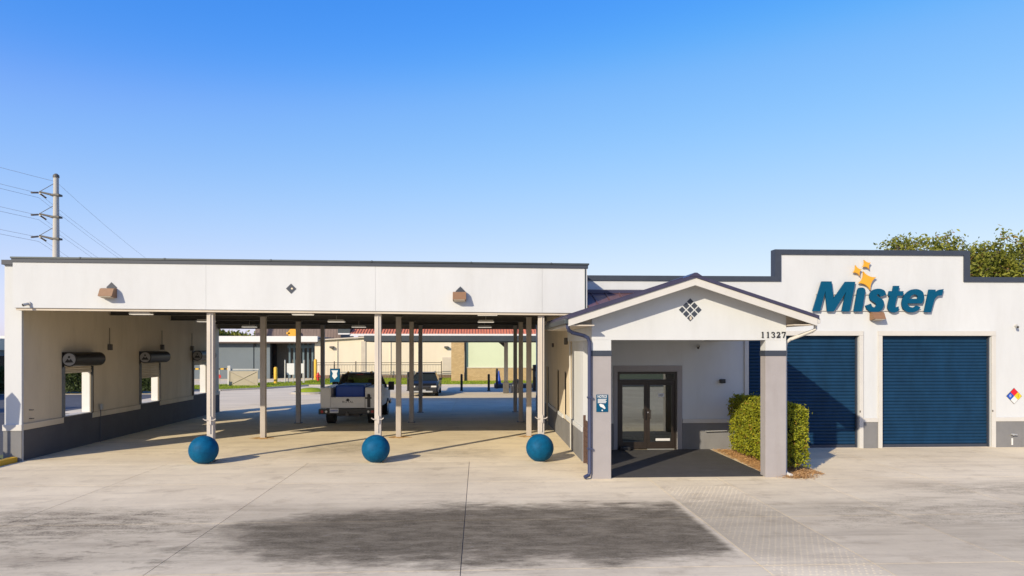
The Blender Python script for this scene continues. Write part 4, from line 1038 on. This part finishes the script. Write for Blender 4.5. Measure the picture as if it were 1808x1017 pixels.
def vacuum(x, y, z, label):
    t = thing('vacuum_unit', (x, y, z), label, 'vacuum')
    bm = B(); lathe(bm, (x, y, z), [(.22, 0), (.24, .1), (.24, .75), (.18, .9), (.06, .95)], 16); obj('drum', bm, STEEL, t, True)
    bm = B(); tube(bm, [(x + .2, y, z + .6), (x + .42, y, z + .75), (x + .40, y - .1, z + .3), (x + .25, y - .25, z + .1)], .04, 8); obj('hose', bm, BLACK, t, True)
    bm = B(); cyl(bm, (x, y, z + .95), (x, y, 3.4), .05, n=8); obj('riser', bm, STEEL, t)
    bm = B(); bx(bm, x - .3, x - .18, y - .1, y + .1, z + .45, z + .68, .02); obj('coin_box', bm, GALV, t)
vacuum(2.55, 46.35, 0, 'dark vacuum drum with hose at the foot of the vacuum canopy post')
PM = thing('vending_machine', (4.25, 48.3, 0), 'tall black machine at right edge of the drive-through opening', 'machine')
obj('cabinet', bx(B(), 3.85, 4.6, 48.0, 48.7, 0, 1.85, .04), BLACK, PM); obj('screen', bx(B(), 3.95, 4.3, 47.985, 47.999, 1.0, 1.4), BLUEGR, PM); obj('side_arm', bx(B(), 3.5, 3.849, 48.2, 48.3, 1.45, 1.55), STEEL, PM); obj('plinth', bx(B(), 3.8, 4.65, 47.95, 48.75, -.01, .1), STEEL, PM)

def bldg(name, x, y, label): return thing(name, (x, y, 0), label, 'building')
WH = bldg('warehouse', -9, 68, 'cream warehouse wall with two wall lamps behind the truck and car')
obj('wall', prism(B(), [(-16.1, -.05), (-2.2, -.05), (-2.2, 4.0), (-11.4, 4.0), (-16.1, 3.70)], 68, 68.3), CREAM, WH)
obj('eave_trim', prism(B(), [(-16.2, 3.72), (-11.4, 4.02), (-2.2, 4.02), (-2.2, 4.14), (-11.4, 4.14), (-16.2, 3.84)], 67.7, 68.32), SOFFIT, WH)
obj('plinth', bx(B(), -16.1, -2.2, 67.93, 67.999, -.05, .35), mat('plinth_brown', (.20, .13, .08)), WH)
for x in (-13.9, -11.35, -8.7, -6.0): obj('pilaster_strip', bx(B(), x - (.22 if x == -11.35 else .03), x + (.22 if x == -11.35 else .03), 67.9, 67.999, .36, 3.7), SOFFIT if x == -11.35 else CREAM, WH)
for x in (-14.4, -3.2): obj('wall_lamp', bx(B(), x - .2, x + .2, 67.6, 67.999, 3.0, 3.2, .04), STEEL, WH)
obj('service_door', bx(B(), -3.6, -2.7, 67.9, 67.999, .36, 2.1), SOFFIT, WH)
FN = thing('metal_fence', (-10, 66.4, 0), 'thin black metal fence in front of the cream warehouse', 'fence')
for z in (1.58, 1.38): obj('rail', bx(B(), -15.9, -3.6, 66.38, 66.42, z, z + .05), BLACK, FN)
for i in range(7): obj('post', bx(B(), -15.9 + i * 2.05 - .04, -15.9 + i * 2.05 + .04, 66.3, 66.379, 0, 1.75), BLACK, FN)
bm = B()
for i in range(82): bx(bm, -15.9 + i * .15, -15.9 + i * .15 + .018, 66.385, 66.415, .1, 1.378)
stuff(obj('picket', bm, mat('fence_picket', (.22, .19, .15)), FN))
GB = bldg('green_building', 3, 62, 'pale green wall on a tan brick base behind the vacuum bay')
obj('wall', bx(B(), -1.2, 16, 62.05, 62.4, -.05, 4.0), PALEGR, GB); obj('brick_base', bx(B(), -1.2, 16, 61.95, 62.049, -.05, 1.2), BRICK, GB); obj('base_cap', bx(B(), -1.2, 16, 61.9, 62.049, 1.201, 1.27), SOFFIT, GB)
obj('brick_pier', bx(B(), -2.46, -1.3, 61.6, 62.4, -.05, 4.0), BRICK, GB)
bm = B(); cyl(bm, (-1.2, 61.85, 0), (-1.2, 61.85, 4.0), .07, n=8); obj('downpipe', bm, STEEL, GB)
RB = bldg('red_roof_building', -2, 74, 'building with red tiled roof above the cream warehouse')
obj('wall', bx(B(), -13, 20, 74.5, 75, 0, 4.4), CREAM, RB); obj('fascia', bx(B(), -13.4, 20, 71.9, 72.0, 4.26, 4.50), WHITE, RB)
rr = obj('roof', prism(B(), [(72.0, 4.50), (78, 6.6), (78, 6.4), (72.0, 4.3)], -13.4, 20, 'X'), TILE, RB)
bm = B()
for i in range(110): cyl(bm, (-13.3 + i * .3, 71.95, 4.53), (-13.3 + i * .3, 77.9, 6.61), .045, n=5)
stuff(obj('roof_tile', bm, TILE, rr))
obj('gutter', bx(B(), -14.6, -13.41, 71.8, 72.0, 4.42, 4.56), WHITE, RB); obj('side_roof', bx(B(), -14.7, -13.42, 72.1, 75, 4.57, 5.2), COPE, RB)
OB = bldg('office_building', -25, 66, 'low blue-grey building with white fascia band behind the barrier gate')
obj('fascia', bx(B(), -70, -15.7, 65.2, 65.6, 3.62, 4.18), WHITE, OB); obj('roof', bx(B(), -70, -15.9, 65.61, 75, 4.0, 4.15), STONE, OB)
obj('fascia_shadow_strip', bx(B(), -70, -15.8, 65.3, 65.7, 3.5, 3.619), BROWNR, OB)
for a, b in ((-60, -50.1), (-50, -40.1), (-40, -30.1), (-30, -26.05), (-26, -22.1), (-22, -20.5)): obj('wall_panel', bx(B(), a, b, 66, 66.3, 0, 3.49), BLUEGR, OB)
obj('panel_backing', bx(B(), -60, -20.4, 66.2, 66.4, 0, 3.49), BLACK, OB)
obj('recess_wall', bx(B(), -20.4, -15.8, 68.0, 68.2, 0, 3.6), STEEL, OB)
for i in range(7): obj('column', bx(B(), -18.9 + i * .45, -18.9 + i * .45 + .17, 66.8, 66.95, 0, 3.49), mat('blue_column', (.10, .15, .18)) if i == 0 else MATS['blue_column'], OB)
obj('lintel', bx(B(), -19, -15.9, 66.75, 67, 3.0, 3.3), MATS['blue_column'], OB)
obj('wall_lamp', bx(B(), -22.05, -21.85, 65.8, 65.999, 3.2, 3.45), BLACK, OB)
OB.location.y += 2.2
MB = bldg('brown_mansard_roof', -17, 77, 'brown mansard roof block with an orange sign beyond the office')
obj('mansard', prism(B(), [(76, 4.0), (76.6, 6.6), (84, 6.6), (84, 4.0)], -24.5, -15.2, 'X'), BROWNR, MB); obj('wall', bx(B(), -24.3, -15.4, 77, 83, 0, 3.99), BROWNR, MB)
for i in range(30): obj('roof_rib', prism(B(), [(75.98, 4.02), (76.58, 6.58), (76.6, 6.58), (76.0, 4.02)], -24.4 + i * .31, -24.35 + i * .31, 'X'), BROWNR, MB)
OS = thing('round_orange_sign', (-20.0, 75.2, 4.3), 'small orange sign on the brown mansard roof', 'sign')
bm = B(); cyl(bm, (-20.25, 75.6, 4.62), (-20.25, 75.5, 4.62), .52, n=20); obj('sign_disc', bm, SIGNYE, OS)
bm = B(); bx(bm, -20.95, -20.5, 75.5, 75.6, 4.5, 4.75, .05); bx(bm, -20.3, -20.2, 75.45, 75.5, 4.25, 4.35); obj('sign_tab', bm, SIGNYE, OS)
bm = B(); cyl(bm, (-20.25, 75.6, 4.5), (-20.25, 76.1, 4.5), .06, n=8); obj('sign_arm', bm, STEEL, OS)

BA = thing('barrier_gate', (-21, 56.6, 0), 'striped yellow and black barrier arm across the side entrance', 'barrier')
for i in range(12): obj('arm_segment', bx(B(), -23.2 + i * .25, -22.95 + i * .25, 56.55, 56.63, 1.27, 1.40), YELLOW if i % 2 else BLACK, BA)
obj('arm_tail', bx(B(), -20.19, -17.9, 56.55, 56.63, 1.22, 1.34), GALV, BA); obj('barrier_post', bx(B(), -20.35, -20.1, 56.4, 56.54, 0, 1.6, .03), TRIM, BA)
bm = B(); cyl(bm, (-21.05, 56.6, 0), (-21.05, 56.6, 1.26), .04, n=8); obj('rest_post', bm, TRIM, BA)
bm = B(); cyl(bm, (-21.05, 56.52, .72), (-21.05, 56.55, .72), .16, n=14); obj('red_reflector', bm, REDP, BA)
ST = thing('green_white_sign', (-21.7, 53.6, 0), 'small green and white notice sign at the left edge of the opening', 'sign')
obj('panel', bx(B(), -21.4, -20.75, 53.55, 53.6, .35, 1.05), WHITE, ST); obj('green_band', bx(B(), -21.39, -20.76, 53.53, 53.549, 1.06, 1.32), mat('mint', (.15, .45, .28)), ST)
bm = B(); cyl(bm, (-21.1, 53.65, 0), (-21.1, 53.65, 1.3), .03, n=6); obj('post', bm, GALV, ST)
for k in range(3): obj('text_line', bx(B(), -21.3, -20.9 + .05 * k, 53.54, 53.549, .85 - k * .16, .92 - k * .16), BLUEGR, ST)
BG = thing('beige_gate', (-18.7, 55.1, 0), 'beige panel gate with cross brace left of the yellow bollard', 'gate')
obj('panel', bx(B(), -19.7, -17.55, 55.1, 55.16, .06, 1.2), BEIGEG, BG)
for a, b in (((-19.7, .1), (-17.55, 1.18)), ((-19.7, 1.18), (-17.55, .1))):
    bm = B(); cyl(bm, (a[0], 55.08, a[1]), (b[0], 55.08, b[1]), .03, n=4); obj('brace', bm, BEIGEG, BG)
bm = B(); bx(bm, -19.75, -19.69, 55.06, 55.099, 0, 1.25); bx(bm, -17.56, -17.5, 55.06, 55.099, 0, 1.25); obj('frame', bm, BEIGEG, BG)
def ybollard(x, y, h_, r_, label):
    t = thing('yellow_bollard', (x, y, 0), label, 'bollard')
    bm = B(); lathe(bm, (x, y, 0), [(r_, -.01), (r_, h_ - .1), (r_ * .7, h_ - .03), (r_ * .2, h_)], 16); obj('bollard_sleeve', bm, YELLOW, t, True)
    bm = B(); lathe(bm, (x, y, 0), [(r_ + .08, 0), (r_ + .08, .04), (r_ + .01, .06)], 16); obj('bollard_foot', bm, STONE, t)
ybollard(-17.05, 58.3, 1.45, .15, 'stout orange-yellow bollard beside the white notice boards')
ybollard(-15.2, 64.5, 2.0, .14, 'tall thin yellow bollard next to the red hydrant')
def board(x, y, w_, z0, z1, label):
    t = thing('notice_board', (x, y, 0), label, 'sign')
    for s in (-1, 1):
        bm = B(); cyl(bm, (x + s * w_ * .32, y + .03, 0), (x + s * w_ * .32, y + .03, z1), .03, n=6); obj('board_post', bm, TRIM, t)
    obj('board_face', bx(B(), x - w_ / 2, x + w_ / 2, y - .04, y - .001, z0, z1), WHITE, t)
board(-16.05, 59.2, .62, .75, 1.72, 'white notice board on posts, left of two')
board(-15.3, 59.6, .5, .85, 1.70, 'white notice board on posts, right of two')
for i, (x, lb) in enumerate(((-16.55, 'thin white pole left of the notice boards'), (-14.95, 'thin white pole right of the notice boards'))):
    t = thing('marker_pole', (x, 59.3, 0), lb, 'pole')
    bm = B(); cyl(bm, (x, 59.3, 0), (x, 59.3, 1.95), .05, n=8); obj('shaft', bm, TRIM, t); bm = B(); lathe(bm, (x, 59.3, 1.95), [(.055, 0), (.04, .05), (.01, .07)], 8); obj('cap', bm, GALV, t)
HY = thing('fire_hydrant', (-14.5, 62.5, 0), 'red fire hydrant on the grass by the yellow bollard', 'hydrant')
bm = B(); lathe(bm, (-14.5, 62.5, 0), [(.17, 0), (.17, .05), (.11, .07), (.11, .55), (.15, .56), (.15, .6), (.12, .7), (.05, .78), (.04, .84)], 16); obj('barrel', bm, REDP, HY, True)
bm = B(); cyl(bm, (-14.72, 62.5, .45), (-14.28, 62.5, .45), .07, n=10); cyl(bm, (-14.5, 62.5, .42), (-14.5, 62.27, .42), .08, n=10); obj('outlet', bm, REDP, HY)
BS = thing('menu_sign', (-12.25, 59.0, 0), 'blue upright menu sign with white print behind the truck cab', 'sign')
obj('panel', bx(B(), -12.68, -11.86, 58.95, 59.05, .05, 1.24, .01), SIGNBL, BS); obj('frame', bx(B(), -12.7, -11.84, 59.051, 59.1, .0, 1.27), BLACK, BS)
obj('print_block', prism(B(), [(-12.55, 1.12), (-12.0, 1.12), (-12.1, .85), (-12.05, .6), (-12.3, .35), (-12.5, .62), (-12.42, .85)], 58.94, 58.949), WHITE, BS)

# left neighbour strip seen through the pay windows and past the end wall
hedge('boundary_hedge', -25.6, -24.4, 19.0, 33, 1.0, 9000, 'dark low hedge across the side lane', .10, LEAFD, cat='hedge')
struct(obj('kerb', bx(B(), -24.3, -24.05, 18.6, 33, -.05, .13, .02), STONE))
hedge('boundary_hedge', -38, -21.6, 46.6, 48.0, 1.7, 9000, 'dark hedge beyond the side road seen through the pay windows', .16, LEAFD, cat='hedge')
NB = bldg('side_building', -34, 40, 'pale building with dark glazing far left behind the end wall')
obj('wall', bx(B(), -45, -33, 30, 64, -.05, 2.9), BLUEGR, NB); obj('fascia', bx(B(), -45.2, -32.8, 29.8, 64.2, 2.9, 3.7), CREAM, NB)
for i in range(8): obj('window', bx(B(), -33.0 + .0, -32.96, 31 + i * 4, 34 + i * 4, .8, 2.5), DARKGL, NB)
obj('brick_skirt', bx(B(), -33.0, -32.9, 30, 64, -.05, .7), BRICK, NB)
hedge('low_shrub', -14.3, -13.25, 16.4, 18.4, .75, 2600, 'low leafy shrub in the bed left of the yellow kerb', .06, LEAFH, cat='shrub')
tree('shrub_tree', (-27, 30, 0), 4.0, 1.6, 3500, 'leafy green tree past the left end of the building', .10, LEAFD, nl=16)

# ------------------------------------------------------------ trees behind
tree('live_oak', (26.9, 38.0, 0), 9.3, 2.9, 17000, 'leafy tree rising behind the stepped parapet, left of two', .125, LEAFT, nl=38, sprigs=26)
tree('live_oak', (31.6, 38.5, 0), 9.25, 2.9, 16000, 'leafy tree rising behind the wall at the right edge, right of two', .125, LEAFT, nl=34, sprigs=26)
for i, (x, y, h_, r_) in enumerate(((-62, 125, 6.2, 5), (-55, 128, 6.5, 5.2), (-48.5, 124, 6.2, 4.8), (-42, 130, 5.8, 5))):
    tree('far_tree', (x, y, 0), h_, r_, 3000, 'distant round green tree above the office roof, %s from left' % ['first', 'second', 'third', 'fourth'][i], .38, LEAFT, group='distant trees', nl=20)
# across the road behind the camera: what the entry glass mirrors
for i in range(6):
    pass

# ------------------------------------------------------------ utility pole and lines
UP = thing('utility_pole', (-35.97, 60, 0), 'tall tapered concrete transmission pole with three arms', 'utility pole')
bm = B(); cyl(bm, (-35.97, 60, -.2), (-35.97, 60, 17.55), .37, .20, n=20); obj('shaft', bm, CONW, UP, True)
bm = B(); lathe(bm, (-35.97, 60, 17.55), [(.25, 0), (.24, .2), (.1, .33)], 14); obj('cap', bm, STEEL, UP)
tips = []
for k, z in enumerate((16.05, 14.18, 12.32)):
    tip = Vector((-37.35, 60, z + .28))
    bm = B(); cyl(bm, (-36.15, 60, z), tip, .10, .07, n=8); a = obj('arm', bm, STEEL, UP)
    bm = B(); cyl(bm, (-36.15, 60, z + 1.0), tip, .025, n=6); obj('brace', bm, STEEL, a)
    bm = B(); bx(bm, -36.35, -35.6, 59.72, 60.28, z - .08, z + .08); obj('collar', bm, STEEL, UP)
    bm = B()
    for s in (-1, 1):
        for i in range(7): cyl(bm, (-37.4 - s * .02, 60 + s * (.15 + i * .13), z + .18 - i * .03), (-37.4 - s * .02, 60 + s * (.20 + i * .13), z + .17 - i * .03), .08, n=8)
    obj('insulator', bm, INSUL, a); tips += [Vector((-37.4, 60, z + .15)), Vector((-37.4, 60, z - .22))]
tips.append(Vector((-35.97, 60, 17.2)))
for i, p in enumerate(tips):
    pts = []
    for (q, sag) in ((Vector((-66, 24, p.z + 9.0)), 1.2), (Vector((-57.5, 190, p.z - .5)), 5.5)):
        seg_ = []
        for k in range(25):
            t = k / 24; v = p.lerp(q, t); v.z -= sag * 4 * t * (1 - t); seg_.append(v)
        pts.append(seg_)
    path = list(reversed(pts[0])) + pts[1][1:]
    w = tag(obj('power_line', tube(B(), path, .013, 4), WIRE), ['upper conductor on the top arm of the transmission pole', 'lower conductor on the top arm of the transmission pole', 'upper conductor on the middle arm of the transmission pole', 'lower conductor on the middle arm of the transmission pole', 'upper conductor on the bottom arm of the transmission pole', 'lower conductor on the bottom arm of the transmission pole', 'ground wire at the top of the transmission pole'][i], 'wire', 'power lines')
